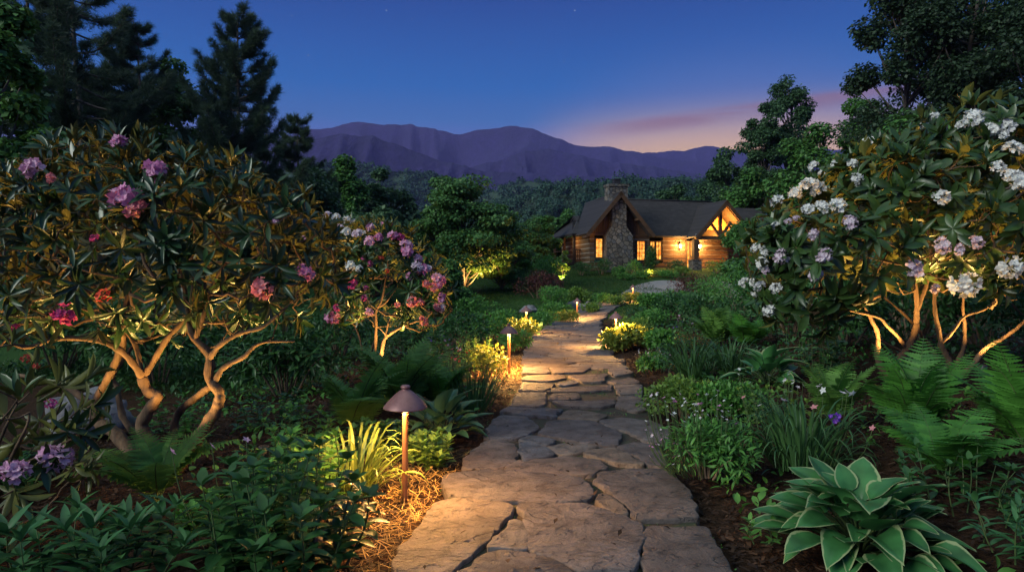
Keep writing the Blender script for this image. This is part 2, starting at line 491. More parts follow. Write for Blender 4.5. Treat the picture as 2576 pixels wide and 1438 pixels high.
# ------------------------------------------------------------------ flagstone path
def stone_mat():
    m, t, o = new_mat('flagstone')
    tx = nd(t, 'ShaderNodeTexCoord'); oi = nd(t, 'ShaderNodeObjectInfo'); g = nd(t, 'ShaderNodeNewGeometry')
    rnd = nd(t, 'ShaderNodeMath', operation='FRACT')
    ad = nd(t, 'ShaderNodeMath', operation='MULTIPLY_ADD'); t.links.new(oi.outputs['Random'], ad.inputs[0]); ad.inputs[1].default_value = 7.3; t.links.new(g.outputs['Random Per Island'], ad.inputs[2]); t.links.new(ad.outputs[0], rnd.inputs[0])
    cr = nd(t, 'ShaderNodeValToRGB'); e = cr.color_ramp.elements
    e[0].position = 0; e[0].color = (0.17, 0.135, 0.125, 1); e[1].position = 1; e[1].color = (0.25, 0.185, 0.14, 1)
    for p, c in ((.22, (.135, .115, .13, 1)), (.42, (.285, .225, .19, 1)), (.6, (.15, .155, .19, 1)), (.8, (.215, .17, .158, 1))):
        q = e.new(p); q.color = c
    t.links.new(rnd.outputs[0], cr.inputs[0])
    wp = nd(t, 'ShaderNodeTexNoise', Scale=2.2, Detail=7.0, Roughness=0.65, Distortion=0.8); t.links.new(tx.outputs['Object'], wp.inputs['Vector'])
    r = nd(t, 'ShaderNodeMapRange'); r.inputs[1].default_value = .36; r.inputs[2].default_value = .66; r.inputs[3].default_value = .45; r.inputs[4].default_value = 1.08; t.links.new(wp.outputs[0], r.inputs[0])
    sc_ = nd(t, 'ShaderNodeVectorMath', operation='SCALE'); t.links.new(cr.outputs[0], sc_.inputs[0]); t.links.new(r.outputs[0], sc_.inputs['Scale'])
    # dark lichen stains
    n2 = nd(t, 'ShaderNodeTexNoise', Scale=9.0, Detail=9.0, Roughness=0.75, Distortion=0.5); t.links.new(tx.outputs['Object'], n2.inputs['Vector'])
    r2 = nd(t, 'ShaderNodeMapRange'); r2.inputs[1].default_value = .50; r2.inputs[2].default_value = .68; r2.inputs[4].default_value = .8; t.links.new(n2.outputs[0], r2.inputs[0])
    c = mixrgb(t, r2.outputs[0], sc_.outputs[0], (0.06, 0.043, 0.035))
    p = nd(t, 'ShaderNodeBsdfPrincipled', Roughness=0.72); p.inputs['Specular IOR Level'].default_value = 0.35
    t.links.new(c, p.inputs['Base Color'])
    # layered cleft faces: a stepped, warped height field plus fine grain
    mp = nd(t, 'ShaderNodeMapping'); mp.inputs['Scale'].default_value = (1.1, 2.4, 1); mp.inputs['Rotation'].default_value = (0, 0, .25); t.links.new(tx.outputs['Object'], mp.inputs[0])
    big = nd(t, 'ShaderNodeTexNoise', Scale=1.9, Detail=6.0, Roughness=0.55, Distortion=0.9); t.links.new(mp.outputs[0], big.inputs['Vector'])
    m1 = nd(t, 'ShaderNodeMath', operation='MULTIPLY'); t.links.new(big.outputs[0], m1.inputs[0]); m1.inputs[1].default_value = 9.0
    fl = nd(t, 'ShaderNodeMath', operation='FLOOR'); t.links.new(m1.outputs[0], fl.inputs[0])
    fr = nd(t, 'ShaderNodeMath', operation='FRACT'); t.links.new(m1.outputs[0], fr.inputs[0])
    fs = nd(t, 'ShaderNodeMapRange'); fs.interpolation_type = 'SMOOTHSTEP'; fs.inputs[1].default_value = .72; fs.inputs[2].default_value = 1.0; t.links.new(fr.outputs[0], fs.inputs[0])
    st = nd(t, 'ShaderNodeMath', operation='ADD'); t.links.new(fl.outputs[0], st.inputs[0]); t.links.new(fs.outputs[0], st.inputs[1])
    fine = nd(t, 'ShaderNodeTexNoise', Scale=14.0, Detail=9.0, Roughness=0.7); t.links.new(tx.outputs['Object'], fine.inputs['Vector'])
    ln = nd(t, 'ShaderNodeMapRange'); ln.inputs[1].default_value = .80; ln.inputs[2].default_value = .97; ln.inputs[4].default_value = .8; t.links.new(fr.outputs[0], ln.inputs[0])
    lm = nd(t, 'ShaderNodeMath', operation='MULTIPLY'); t.links.new(ln.outputs[0], lm.inputs[0]); t.links.new(r2.outputs[0], lm.inputs[1])
    t.links.new(mixrgb(t, lm.outputs[0], c, (0.03, 0.022, 0.018)), p.inputs['Base Color'])
    sm = nd(t, 'ShaderNodeMath', operation='MULTIPLY_ADD'); t.links.new(fine.outputs[0], sm.inputs[0]); sm.inputs[1].default_value = 2.2; t.links.new(st.outputs[0], sm.inputs[2])
    b = nd(t, 'ShaderNodeBump', Strength=1.0, Distance=0.016); t.links.new(sm.outputs[0], b.inputs['Height']); t.links.new(b.outputs[0], p.inputs['Normal'])
    t.links.new(p.outputs[0], o.inputs[0])
    return m
STONE = stone_mat()

def flag_pts(poly, seed, h=0.035, step=0.05, rough=0.010, tilt=0.006):
    """an irregular slab: rough outline, chipped rounded edge, gently uneven top"""
    r = np.random.default_rng(seed)
    P = np.asarray(poly, float)
    out = []
    for a, b in zip(P, np.roll(P, -1, 0)):
        n = max(1, int(np.linalg.norm(b - a) / step))
        for k in range(n):
            out.append(a + (b - a) * k / n)
    Q = np.array(out)
    for _ in range(1):
        Q = 0.5 * Q + 0.25 * (np.roll(Q, 1, 0) + np.roll(Q, -1, 0))
    T = np.roll(Q, -1, 0) - np.roll(Q, 1, 0)
    Nn = unit(np.stack([T[:, 1], -T[:, 0]], 1))
    area = 0.5 * np.sum(Q[:, 0] * np.roll(Q[:, 1], -1) - Q[:, 1] * np.roll(Q[:, 0], -1))
    if area < 0: Nn = -Nn
    nz = np.array([mnoise.fractal(Vector((q[0] * 9, q[1] * 9, seed * 2.7)), 1, 2, 4) for q in Q])
    Q = Q + Nn * (nz * rough * 2.4 + .007)[:, None]
    c = Q.mean(0)
    n = len(Q)
    tx, ty = r.uniform(-tilt, tilt, 2)
    hh = h + r.uniform(-.006, .008)
    rings = [(Q, -0.06, 0), (Q + Nn * 0.002, hh - 0.010, 1), (Q - Nn * 0.002, hh - 0.002, 1), (Q - Nn * 0.008, hh, 1)]
    base = Q - Nn * 0.008
    for s in (0.8, 0.58, 0.36, 0.16):
        rings.append((c + (base - c) * s, hh, 1))
    V = []
    for R_, z, top in rings:
        zz = np.full(n, z)
        if top:
            zz = zz + (R_ - c) @ np.array([tx, ty]) + np.array([0.004 * mnoise.fractal(Vector((p[0] * 4, p[1] * 5, seed * 1.3)), 1, 2, 3) for p in R_])
        V.append(np.concatenate([R_, zz[:, None]], 1))
    V.append([[c[0], c[1], hh]])
    V = np.concatenate(V)
    a = np.arange(n); b = (a + 1) % n
    k = len(rings)
    q = np.concatenate([np.stack([i * n + a, i * n + b, (i + 1) * n + b, (i + 1) * n + a], 1) for i in range(k - 1)])
    tri = np.stack([(k - 1) * n + a, (k - 1) * n + b, np.full(n, k * n)], 1)
    if area < 0: q = q[:, ::-1]; tri = tri[:, ::-1]
    V[:, 2] += zt(V[:, 0], V[:, 1])
    return V, [q, tri]

ZS = [  # the nearest slabs, outlined on the ground
 [(445,1405),(470,1340),(560,1240),(640,1110),(690,1065),(780,1055),(1090,1075),(1100,1110),(1085,1150),(1020,1210),(960,1290),(850,1390),(700,1500),(400,1560)],
 [(955,1340),(1040,1250),(1085,1185),(1120,1175),(1160,1195),(1185,1250),(1180,1350)],
 [(1140,1080),(1290,1075),(1540,1090),(1640,1125),(1740,1165),(1830,1200),(1850,1240),(1825,1340),(1800,1470),(1500,1480),(1330,1400),(1205,1370),(1190,1260),(1160,1150)],
 [(790,1500),(920,1395),(1040,1355),(1190,1370),(1340,1420),(1480,1500),(1500,1700),(700,1700)],
 [(700,960),(745,910),(960,885),(1260,905),(1500,935),(1530,960),(1560,1020),(1550,1060),(1400,1070),(1100,1065),(800,1050),(745,1010)],
 [(1560,945),(1600,900),(1760,880),(1965,885),(2100,1000),(2160,1165),(1800,1168),(1785,1130),(1640,1000)],
 [(1565,1070),(1600,1025),(1640,1030),(1760,1130),(1760,1145),(1680,1135)],
 [(820,880),(830,820),(960,720),(1040,712),(1120,740),(1130,800),(1110,850),(1040,872)],
 [(1060,878),(1130,830),(1260,832),(1420,808),(1600,838),(1640,880),(1560,912),(1400,918),(1240,902)],
 [(1140,770),(1150,732),(1180,725),(1290,760),(1350,800),(1260,822),(1170,845)],
 [(1145,715),(1200,690),(1350,715),(1350,730),(1270,745)],
 [(1290,752),(1420,728),(1590,747),(1590,760),(1430,795),(1370,798)],
 [(1490,790),(1600,767),(1680,765),(1800,830),(1850,862),(1700,852),(1560,810)],
 [(1690,755),(1790,734),(1860,737),(1975,800),(1965,868),(1880,862),(1790,808)],
 [(1250,680),(1300,610),(1400,597),(1560,608),(1640,642),(1720,680),(1700,745),(1560,742),(1360,700)],
 [(940,700),(1000,590),(1050,570),(1180,577),(1250,632),(1235,660),(1140,703),(960,710)],
 [(1035,550),(1080,525),(1390,540),(1340,583),(1150,570)],
 [(1360,588),(1420,542),(1560,552),(1640,570),(1585,603),(1480,598)],
 [(1090,518),(1140,442),(1290,442),(1300,500),(1260,522)],
 [(1310,480),(1330,447),(1470,442),(1490,473),(1400,487)],
 [(1330,492),(1560,492),(1680,482),(1680,510),(1580,532),(1380,520)],
 [(1595,600),(1720,582),(1887,600),(1990,650),(1990,715),(1870,728),(1760,662),(1640,640)],
 [(1690,520),(1700,462),(1835,460),(1850,540),(1800,552)],
 [(1145,428),(1160,382),(1340,392),(1325,415),(1270,436)],
 [(1300,438),(1340,417),(1665,397),(1660,428),(1480,437)],
 [(1165,368),(1180,342),(1390,337),(1405,360),(1300,378)],
 [(1345,393),(1450,370),(1480,385),(1400,403)],
 [(1165,330),(1170,272),(1240,270),(1300,290),(1315,330),(1280,336)],
 [(1320,292),(1550,292),(1535,302),(1500,325),(1330,333)],
 [(1562,290),(1600,264),(1720,272),(1740,300),(1600,305)],
 [(1420,347),(1640,337),(1620,380),(1500,383)],
 [(1640,378),(1780,357),(1830,385),(1700,395)],
 [(1680,402),(1835,400),(1835,450),(1710,455)],
 [(1860,1215),(2080,1215),(2190,1215),(2330,1440),(2400,1560),(1850,1560),(1838,1350)],
 [(1640,310),(1740,305),(1790,330),(1680,350)],
]
bedmat = rough_mat('joint_grit', (0.022, 0.014, 0.009), (0.075, 0.048, 0.03), scale=22, bump=1.0, bscale=70, dist=.01, c3=(0.035, 0.045, 0.02))
mb = MB()
Tn = np.gradient(PC, axis=0); Tn = unit(Tn)
Nv = np.stack([Tn[:, 1], -Tn[:, 0]], 1)
offs = np.linspace(-1, 1, 9) * (PW - 0.05)
V = PC[:, None, :] + Nv[:, None, :] * offs[None, :, None]
Z = zt(V[..., 0], V[..., 1]) + 0.004
V = np.concatenate([V, Z[..., None]], -1)
i_ = np.arange(len(PC) * 9).reshape(-1, 9)
mb.add(V.reshape(-1, 3), np.stack([i_[:-1, :-1], i_[:-1, 1:], i_[1:, 1:], i_[1:, :-1]], -1).reshape(-1, 4)[:, ::-1])
path = tag(mb.build('stone_path', bedmat), kind='structure')

def zoom_ground(zx, zy):
    px, py = zx * .44644 + 795.6, zy * .44644 + 795.6
    Y = F * H / (py - HY)
    return ((px - CX) / F * Y, Y)

flags = [[zoom_ground(*p) for p in s] for s in ZS]
# beyond the traced slabs: cells of a jittered pattern, clipped against one another along the path
arc = np.concatenate([[0], np.cumsum(np.linalg.norm(np.diff(PC, axis=0), axis=1))])
s_start = float(np.interp(10.55, PC[:, 1], arc)); s_end = arc[-1]
r = np.random.default_rng(11)
seeds = []
s = s_start - .25
while s < s_end:
    k = r.choice([2, 3, 3, 4])
    for j in range(k):
        seeds.append((s + r.uniform(-.16, .16), -PW + (j + .5 + r.uniform(-.3, .3)) * 2 * PW / k))
    s += r.uniform(.34, .5)
seeds = np.array(seeds)
AN = np.array([1.0, 0.62])
def clip(poly, p, n):
    out = []
    for a, b in zip(poly, poly[1:] + poly[:1]):
        da, db = (a - p) @ n, (b - p) @ n
        if da <= 0: out.append(a)
        if (da < 0) != (db < 0) and abs(da - db) > 1e-9: out.append(a + (b - a) * da / (da - db))
    return out
for i, sd in enumerate(seeds):
    q = sd * AN
    bx = r.uniform(-.07, .07, 2)
    poly = [np.array(c) for c in ((q[0] - 1, (-PW + bx[0]) * AN[1]), (q[0] + 1, (-PW + bx[0]) * AN[1]), (q[0] + 1, (PW + bx[1]) * AN[1]), (q[0] - 1, (PW + bx[1]) * AN[1]))]
    for j, s2 in enumerate(seeds):
        if j == i or abs(s2[0] - sd[0]) > 1.6: continue
        w = s2 * AN; d = w - q; L_ = np.linalg.norm(d)
        poly = clip(poly, (q + w) / 2 - d / L_ * r.uniform(.008, .02), d / L_)
        if len(poly) < 3: break
    poly = clip(poly, np.array([s_start, 0.]), np.array([-1., 0.])) if len(poly) > 2 else poly
    if len(poly) < 3: continue
    pts = []
    for p in poly:
        sx, tx_ = p[0], p[1] / AN[1]
        x = np.interp(sx, arc, PC[:, 0]); y = np.interp(sx, arc, PC[:, 1])
        nx = np.interp(sx, arc, Nv[:, 0]); ny = np.interp(sx, arc, Nv[:, 1])
        pts.append((x + nx * tx_, y + ny * tx_))
    a = np.array(pts)
    area = abs(0.5 * np.sum(a[:, 0] * np.roll(a[:, 1], -1) - a[:, 1] * np.roll(a[:, 0], -1)))
    if area > 0.015 and sd[0] < s_end - .2: flags.append(pts)
order = sorted(range(len(flags)), key=lambda i: np.mean([p[1] for p in flags[i]]))
rest = MB()
for k, i in enumerate(order):
    near = np.mean([p[1] for p in flags[i]]) < 9
    V, Fs = flag_pts(flags[i], i + 1, step=.035 if near else .07, rough=.010 if near else .014)
    if k < 95:
        c = V.mean(0); c[2] = 0
        m_ = MB().add(V - c, Fs).mesh('flagstone', STONE)
        put('flagstone', m_, path, c)
    else:
        rest.add(V, Fs)
if rest.n: tag(rest.build('flagstone', STONE, path), kind='stuff')
print('flagstones', len(flags))

# ------------------------------------------------------------------ path lights
GLASS = emit_mat('lit_glass', (1.0, 0.62, 0.22), 9.0)
def lamp_proto():
    cap = MB().lathe([(0, .735), (.022, .735), (.030, .728), (.030, .717), (.022, .712), (.024, .706), (.040, .698), (.075, .668), (.110, .632), (.136, .600), (.138, .594), (.136, .592), (.130, .596), (.104, .626), (.070, .660), (.036, .690), (0, .694)], 40).mesh('cap', COPPER)
    stem = MB().lathe([(0, 0), (.021, 0), (.0185, .03), (.0175, .545), (.0175, .565), (0, .565)], 20).mesh('stem', STEM_COPPER)
    col = MB().lathe([(0, .566), (.018, .566), (.0235, .572), (.0235, .602), (.020, .606), (0, .606)], 20).mesh('lens', GLASS)
    return cap, stem, col
LP_ = lamp_proto()
def path_lamp(loc, label, energy, lean=(0, 0)):
    t = thing('path_light', label, 'path light', loc, 0, 'copper path lights along the walk')
    t.rotation_euler = (lean[0], lean[1], random.uniform(0, 6))
    for n, me in zip(('cap', 'stem', 'lens'), LP_): put(n, me, t)
    for s_ in (-1, 1): point_light('path_light_bulb', (s_ * .050, -.02 * s_, .628), energy * .5, t, .018)
    return t
random.seed(3)
def lampat(px, Y): 
    p = onground(px, Y); return p
path_lamp(lampat(1018, 4.3), 'large copper path light on bright straw mulch, nearest to the viewer', 150, (.01, -.008))
path_lamp(lampat(1281, 10.2), 'copper path light beside the yellow lit shrub with its whole stem showing', 480, (-.01, .008))
path_lamp(lampat(1549, 13.7), 'copper path light on the right edge of the flagstones, among yellow plants', 480)
path_lamp(lampat(1324, 17.0), 'small copper path light rising out of bright yellow shrubs left of the walk', 340)
path_lamp(lampat(1452, 23.0), 'small copper path light standing before the grey rocks and mounded shrub', 320)
path_lamp(lampat(1592, 28.0), 'tiny copper path light by the driveway behind a yellow shrub', 320)

# ------------------------------------------------------------------ driveway
DRIVE = rough_mat('driveway_gravel', (0.20, 0.19, 0.20), (0.30, 0.28, 0.28), scale=7, bump=.5, bscale=60)
dp = np.array([(4.6, 31.5), (6.2, 30.3), (9.5, 30.8), (14, 32.5), (20, 36), (19.5, 39), (14, 39.5), (9.6, 40.2), (7.5, 39.3), (6.3, 36.5), (5.0, 33.2)])
dc = dp.mean(0)
n = 60
ring = curve_pts(np.concatenate([dp, dp[:1]]), n)
V = np.concatenate([dc + (ring - dc) * s for s in (1, .85, .7, .5, .3, .1)])
V = np.concatenate([V, zt(V[:, 0], V[:, 1])[:, None] + .012], 1)
a = np.arange(n - 1)
q = np.concatenate([np.stack([i * n + a, i * n + a + 1, (i + 1) * n + a + 1, (i + 1) * n + a], 1) for i in range(5)])
tag(MB().add(V, q).build('driveway', DRIVE), kind='structure')

# ------------------------------------------------------------------ the log house
LOG = rough_mat('hewn_logs', (0.06, 0.032, 0.016), (0.17, 0.092, 0.044), scale=2.2, stretch=(.35, 1, 3), bump=.8, bscale=8, dist=.02)
CHINK = rough_mat('chinking', (0.24, 0.20, 0.17), (0.33, 0.28, 0.24), scale=8)
BOARD = rough_mat('board_siding', (0.06, 0.032, 0.018), (0.12, 0.06, 0.032), scale=3, stretch=(5, 5, .4), bump=.6)
TIMBER = rough_mat('timber', (0.055, 0.028, 0.014), (0.10, 0.05, 0.025), scale=4, bump=.5)
TRIM = rough_mat('window_trim', (0.05, 0.028, 0.016), (0.08, 0.045, 0.025), scale=5, bump=.3)
PANE = emit_mat('lit_pane', (0.75, 0.17, 0.015), 1.7, (1.0, 0.52, 0.10), 4.5)
def shingle_mat():
    m, t, o = new_mat('shingles')
    tx = nd(t, 'ShaderNodeTexCoord')
    br = nd(t, 'ShaderNodeTexBrick', Scale=2.2); br.inputs['Color1'].default_value = (0.013, 0.010, 0.012, 1); br.inputs['Color2'].default_value = (0.046, 0.037, 0.042, 1); br.inputs['Mortar'].default_value = (0.005, 0.004, 0.005, 1)
    br.inputs['Mortar Size'].default_value = 0.02; br.inputs['Brick Width'].default_value = .7; br.inputs['Row Height'].default_value = .32
    mp = nd(t, 'ShaderNodeMapping'); mp.inputs['Rotation'].default_value = (math.radians(90), 0, 0)
    t.links.new(tx.outputs['Object'], mp.inputs[0]); t.links.new(mp.outputs[0], br.inputs['Vector'])
    n1 = nd(t, 'ShaderNodeTexNoise', Scale=1.5, Detail=6.0); t.links.new(tx.outputs['Object'], n1.inputs['Vector'])
    c = mixrgb(t, n1.outputs[0], br.outputs[0], (0.03, 0.025, 0.027))
    p = nd(t, 'ShaderNodeBsdfPrincipled', Roughness=.8); t.links.new(c, p.inputs['Base Color'])
    b = nd(t, 'ShaderNodeBump', Strength=.8, Distance=.03); t.links.new(br.outputs[0], b.inputs['Height']); t.links.new(b.outputs[0], p.inputs['Normal'])
    t.links.new(p.outputs[0], o.inputs[0]); return m
SHINGLE = shingle_mat()
def fieldstone_mat():
    m, t, o = new_mat('fieldstone')
    tx = nd(t, 'ShaderNodeTexCoord')
    wn = nd(t, 'ShaderNodeTexNoise', Scale=3.0, Detail=3.0); t.links.new(tx.outputs['Object'], wn.inputs['Vector'])
    wv = mixrgb(t, .08, tx.outputs['Object'], wn.outputs['Color'], 'ADD')
    v1 = nd(t, 'ShaderNodeTexVoronoi', Scale=3.6); t.links.new(wv, v1.inputs['Vector'])
    v2 = nd(t, 'ShaderNodeTexVoronoi', Scale=3.6, feature='DISTANCE_TO_EDGE'); t.links.new(wv, v2.inputs['Vector'])
    sp = nd(t, 'ShaderNodeSeparateColor'); t.links.new(v1.outputs['Color'], sp.inputs[0])
    cr = nd(t, 'ShaderNodeValToRGB'); e = cr.color_ramp.elements
    e[0].color = (.085, .072, .065, 1); e[1].color = (.22, .185, .16, 1)
    for p_, c_ in ((.3, (.15, .125, .105, 1)), (.55, (.115, .115, .125, 1)), (.8, (.17, .14, .11, 1))):
        e.new(p_).color = c_
    t.links.new(sp.outputs[0], cr.inputs[0])
    mr = nd(t, 'ShaderNodeMapRange'); mr.inputs[2].default_value = .075; t.links.new(v2.outputs['Distance'], mr.inputs[0])
    c = mixrgb(t, mr.outputs[0], (.05, .045, .04), cr.outputs[0])
    p = nd(t, 'ShaderNodeBsdfPrincipled', Roughness=.9); t.links.new(c, p.inputs['Base Color'])
    b = nd(t, 'ShaderNodeBump', Strength=1.0, Distance=.06); t.links.new(mr.outputs[0], b.inputs['Height']); t.links.new(b.outputs[0], p.inputs['Normal'])
    t.links.new(p.outputs[0], o.inputs[0]); return m
FIELD = fieldstone_mat()

HA = math.radians(13)
hp = at(1550, 600, 45.0)
HZ0 = 2.05                        # floor level
house = thing('log_house', 'log cabin with stone chimney, dark shingle roof and glowing amber windows', 'house', (hp[0], 45.0, HZ0), HA)
K = 0.00683 / math.cos(HA)
def U(zx): return (zx - 740) * K
def Zr(zy): return 9.496 - .006826 * zy - HZ0       # height over the floor
EZ, RZ_ = Zr(757), Zr(350)        # eaves, ridge
def log_wall(mb, x0, x1, z0, z1, y0, y1, openings=(), pitch=.30):
    """stacked hewn logs (slot 0) with chinking between (slot 1), left open where windows and doors go"""
    z = z0; k = 0
    while z < z1 - .04:
        zb = min(z + pitch, z1)
        segs = [(x0, x1)]
        for a, b, c, d in openings:
            if z + .02 < d and zb - .02 > c:
                segs = [s for (p, q) in segs for s in ((p, min(q, a)), (max(p, b), q)) if s[1] - s[0] > .02]
        for p, q in segs:
            mb.box(p, y0 + .05, z, q, y1, z + .065, 1)
            n = max(2, int((q - p) / .5)); 
            mb.box(p, y0 + .012 * ((k * 7) % 3), z + .065, q, y1, zb, 0)
        z += pitch; k += 1
def window(x0, x1, z0, z1, y, nx, nz, parent=house, mul=True):
    f = MB(); w = .075
    f.box(x0 - w, y - .05, z0 - w, x0, y + .12, z1 + w); f.box(x1, y - .05, z0 - w, x1 + w, y + .12, z1 + w)
    f.box(x0, y - .05, z1, x1, y + .12, z1 + w); f.box(x0 - .04 - w, y - .09, z0 - w - .03, x1 + w + .04, y + .12, z0 - w + .02); f.box(x0, y - .045, z0 - w + .02, x1, y + .12, z0)
    for i in range(1, nx):
        x = x0 + (x1 - x0) * i / nx; f.box(x - .012, y + .015, z0, x + .012, y + .045, z1)
    for i in range(1, nz):
        z = z0 + (z1 - z0) * i / nz; f.box(x0, y + .02, z - .012, x1, y + .04, z + .012)
    fo = f.build('window', TRIM, parent, False)
    MB().box(x0, y + .05, z0, x1, y + .07, z1).build('pane', PANE, fo, False)
# gable wing
gw0, gw1 = U(478), U(1078)
wl = (U(540), U(603), Zr(975), Zr(800)); wr = (U(952), U(1030), Zr(998), Zr(818))
mb = MB()
log_wall(mb, gw0, gw1, -.45, EZ + .05, 0, .22, ((U(525), U(618), Zr(990), Zr(785)), (U(938), U(1044), Zr(1012), Zr(803))))
mb.build('wall', [LOG, CHINK], house, False)
mb = MB(); log_wall(mb, 0, 6.0, -.45, EZ + .05, -.22, 0)
o = mb.build('wall', [LOG, CHINK], house, False); o.location = (gw0, .24, 0); o.rotation_euler = (0, 0, math.radians(90))
# vertical boards above the log storey
mb = MB(); sl = (RZ_ - EZ) / 2.35
x = gw0
while x < gw1:
    xe = min(x + .155, gw1)
    zt0 = RZ_ - sl * max(abs(x), abs(xe)) - .06
    if zt0 > EZ + .1: mb.box(x + .008, .03, EZ + .06, xe - .008, .11, zt0 + .09)
    x += .16
mb.box(gw0, .08, EZ + .05, gw1, .12, EZ + .5)
mb.build('gable_wall', BOARD, house, False)
MB().box(gw0 - .04, -.07, EZ - .07, gw1 + .04, .03, EZ + .07).build('tie_beam', TIMBER, house, False)
window(*wl, .02, 2, 4); window(*wr, .02, 3, 5)
# main body, set back
mv = 1.1
pu0, pu1 = U(1075), U(2000)
dx0, dx1 = U(1545), U(1640)
mb = MB(); log_wall(mb, pu0, pu1, -.45, EZ + .35, mv, mv + .22, ((U(1140), U(1290), Zr(1000), Zr(795)), (dx0, dx1, -1, Zr(800))))
mb.build('wall', [LOG, CHINK], house, False)
window(U(1158), U(1204), Zr(985), Zr(812), mv + .02, 2, 4); window(U(1220), U(1272), Zr(985), Zr(812), mv + .02, 2, 4)
# door with side lights
f = MB(); f.box(dx0 - .06, mv - .04, -.05, dx0 + .02, mv + .14, Zr(795)); f.box(dx1 - .02, mv - .04, -.05, dx1 + .06, mv + .14, Zr(795)); f.box(dx0 + .02, mv - .04, Zr(800) - .03, dx1 - .02, mv + .14, Zr(795))
fd = f.build('door_frame', TRIM, house, False)
d = MB().box(dx0 + .24, mv + .03, 0, dx1 - .02, mv + .08, Zr(802)); d.box(dx0 + .30, mv + .02, .15, dx1 - .08, mv + .03, .8)
do = d.build('door', TIMBER, house, False)
MB().box(dx0 + .33, mv + .015, .95, dx1 - .11, mv + .028, 1.8).build('pane', PANE, do, False)
MB().lathe([(0, 0), (.03, 0), (.03, .04), (0, .05)], 10, 0, (dx0 + .3, mv, .95)).build('handle', BLACK_METAL, do)
MB().box(dx0 + .02, mv + .05, 0, dx0 + .22, mv + .07, Zr(802)).build('side_light', PANE, house, False)
# roofs: thick slabs
def slab(mb, a, b, c, d, th=.14, mi=0):
    P = np.array([a, b, c, d], float)
    n = np.cross(P[1] - P[0], P[3] - P[0]); n = n / np.linalg.norm(n)
    if n[2] < 0: n = -n
    V = np.concatenate([P, P - n * th])
    mb.add(V, np.array([(0, 1, 2, 3), (7, 6, 5, 4), (0, 4, 5, 1), (1, 5, 6, 2), (2, 6, 7, 3), (3, 7, 4, 0)]), mi)
roof = MB(); ov = -.85
slab(roof, (-2.36, ov, EZ), (0, ov, RZ_), (0, 6.2, RZ_), (-2.36, 1.6, EZ))
ms = (RZ_ - EZ) / (3.6 - .55)
slab(roof, (0, ov, RZ_ + .003), (2.36, ov, EZ), (2.36, .58, EZ), (0, 3.6, RZ_ + .003))
slab(roof, (2.36, .55, EZ), (9.0, .55, EZ), (9.0, 3.6, RZ_), (0, 3.6, RZ_))
slab(roof, (0, 3.6, RZ_), (9.0, 3.6, RZ_), (9.0, 6.8, EZ), (0, 6.8, EZ))
rf = roof.build('roof', SHINGLE, house, False)
MB().tube([(0.05, 3.6, RZ_ + .02), (9.0, 3.6, RZ_ + .02)], .06, 8).build('ridge_cap', SHINGLE, rf)
bb = MB()
for s_ in (-1, 1):
    slab(bb, (s_ * 2.4, ov - .05, EZ - .06), (0, ov - .05, RZ_ - .02), (0, ov + .0, RZ_ - .02), (s_ * 2.4, ov + .0, EZ - .06), .24)
bb.build('barge_board', TIMBER, house, False)
for s_, zz in ((-1, 0), (-1, .45), (-1, .9), (1, .9), (1, .45)):
    x = s_ * (2.36 * (1 - zz) if zz else 2.3); z = RZ_ - sl * abs(x) - .24
    MB().box(x - .06, ov + .02, z - .08, x + .06, .0, z + .06).build('purlin', TIMBER, house, False)
# stone chimney: broad hearth, shoulders, stack
c0, c1, s0, s1 = U(612), U(872), U(668), U(806)
zs0, zs1 = Zr(775), Zr(695)
ch = MB().prism([(c0, -.7), (c1, -.7), (c1, zs0), (s1 + .06, zs1), (s1, zs1 + .1), (s1, Zr(400)), (s0, Zr(400)), (s0, zs1 + .1), (s0 - .06, zs1), (c0, zs0)], -.62, -.002)
ch.box(U(684), .25, RZ_ - 1.2, U(872), 1.1, Zr(285)); ch.box(U(676), .18, Zr(285), U(882), 1.17, Zr(262))
cho = ch.build('chimney', FIELD, house, False)
fl = MB().box(U(752), .5, Zr(262), U(812), .9, Zr(212)); fl.box(U(748), .46, Zr(212), U(816), .94, Zr(205))
fl.build('flue', BLACK_METAL, cho, False)
# porch gable with an open timber truss
px_, pw = U(1830), 2.28
pf, pb = -.75, 3.2
pr_, pe = Zr(402), Zr(765)
pro = MB()
slab(pro, (px_ - pw, pf, pe), (px_, pf, pr_), (px_, pb, pr_), (px_ - pw, pb, pe))
slab(pro, (px_, pf, pr_ + .003), (px_ + pw, pf, pe), (px_ + pw, pb, pe), (px_, pb, pr_ + .003))
pro.build('porch_roof', SHINGLE, house, False)
MB().tube([(px_ - pw + .02, pf + .1, pe + .09), (px_ - .9, .9, pe + .8), (px_ - .75, 2.9, pr_ - .75)], .02, 6).build('valley_flashing', rough_mat('flashing', (.3, .3, .34), (.36, .36, .4), bump=.05, rough=.5), house)
tb = MB(); ps = (pr_ - pe) / pw
for s_ in (-1, 1):
    slab(tb, (px_ + s_ * (pw + .04), pf - .06, pe - .08), (px_, pf - .06, pr_ - .03), (px_, pf + .0, pr_ - .03), (px_ + s_ * (pw + .04), pf + .0, pe - .08), .26)
tb.build('barge_board', TIMBER, house, False)
tr = MB(); yb = pf + .15
tr.box(px_ - pw + .2, yb, pe - .22, px_ + pw - .2, yb + .2, pe + .02)
tr.box(px_ - .36 - .1, yb + .01, pe + .02, px_ - .36 + .1, yb + .19, pr_ - .75)
def beam(mb, a, b, w, y0, y1):
    a = np.array(a, float); b = np.array(b, float); d = unit(b - a); n = np.array([-d[1], d[0]]) * w / 2
    mb.prism([tuple(a - n), tuple(b - n), tuple(b + n), tuple(a + n)], y0, y1)
beam(tr, (px_ - .46, pe + .1), (px_ - 1.1, pe + .95), .17, yb + .02, yb + .17)
beam(tr, (px_ - .26, pe + .1), (px_ + .42, pe + .95), .17, yb + .02, yb + .17)
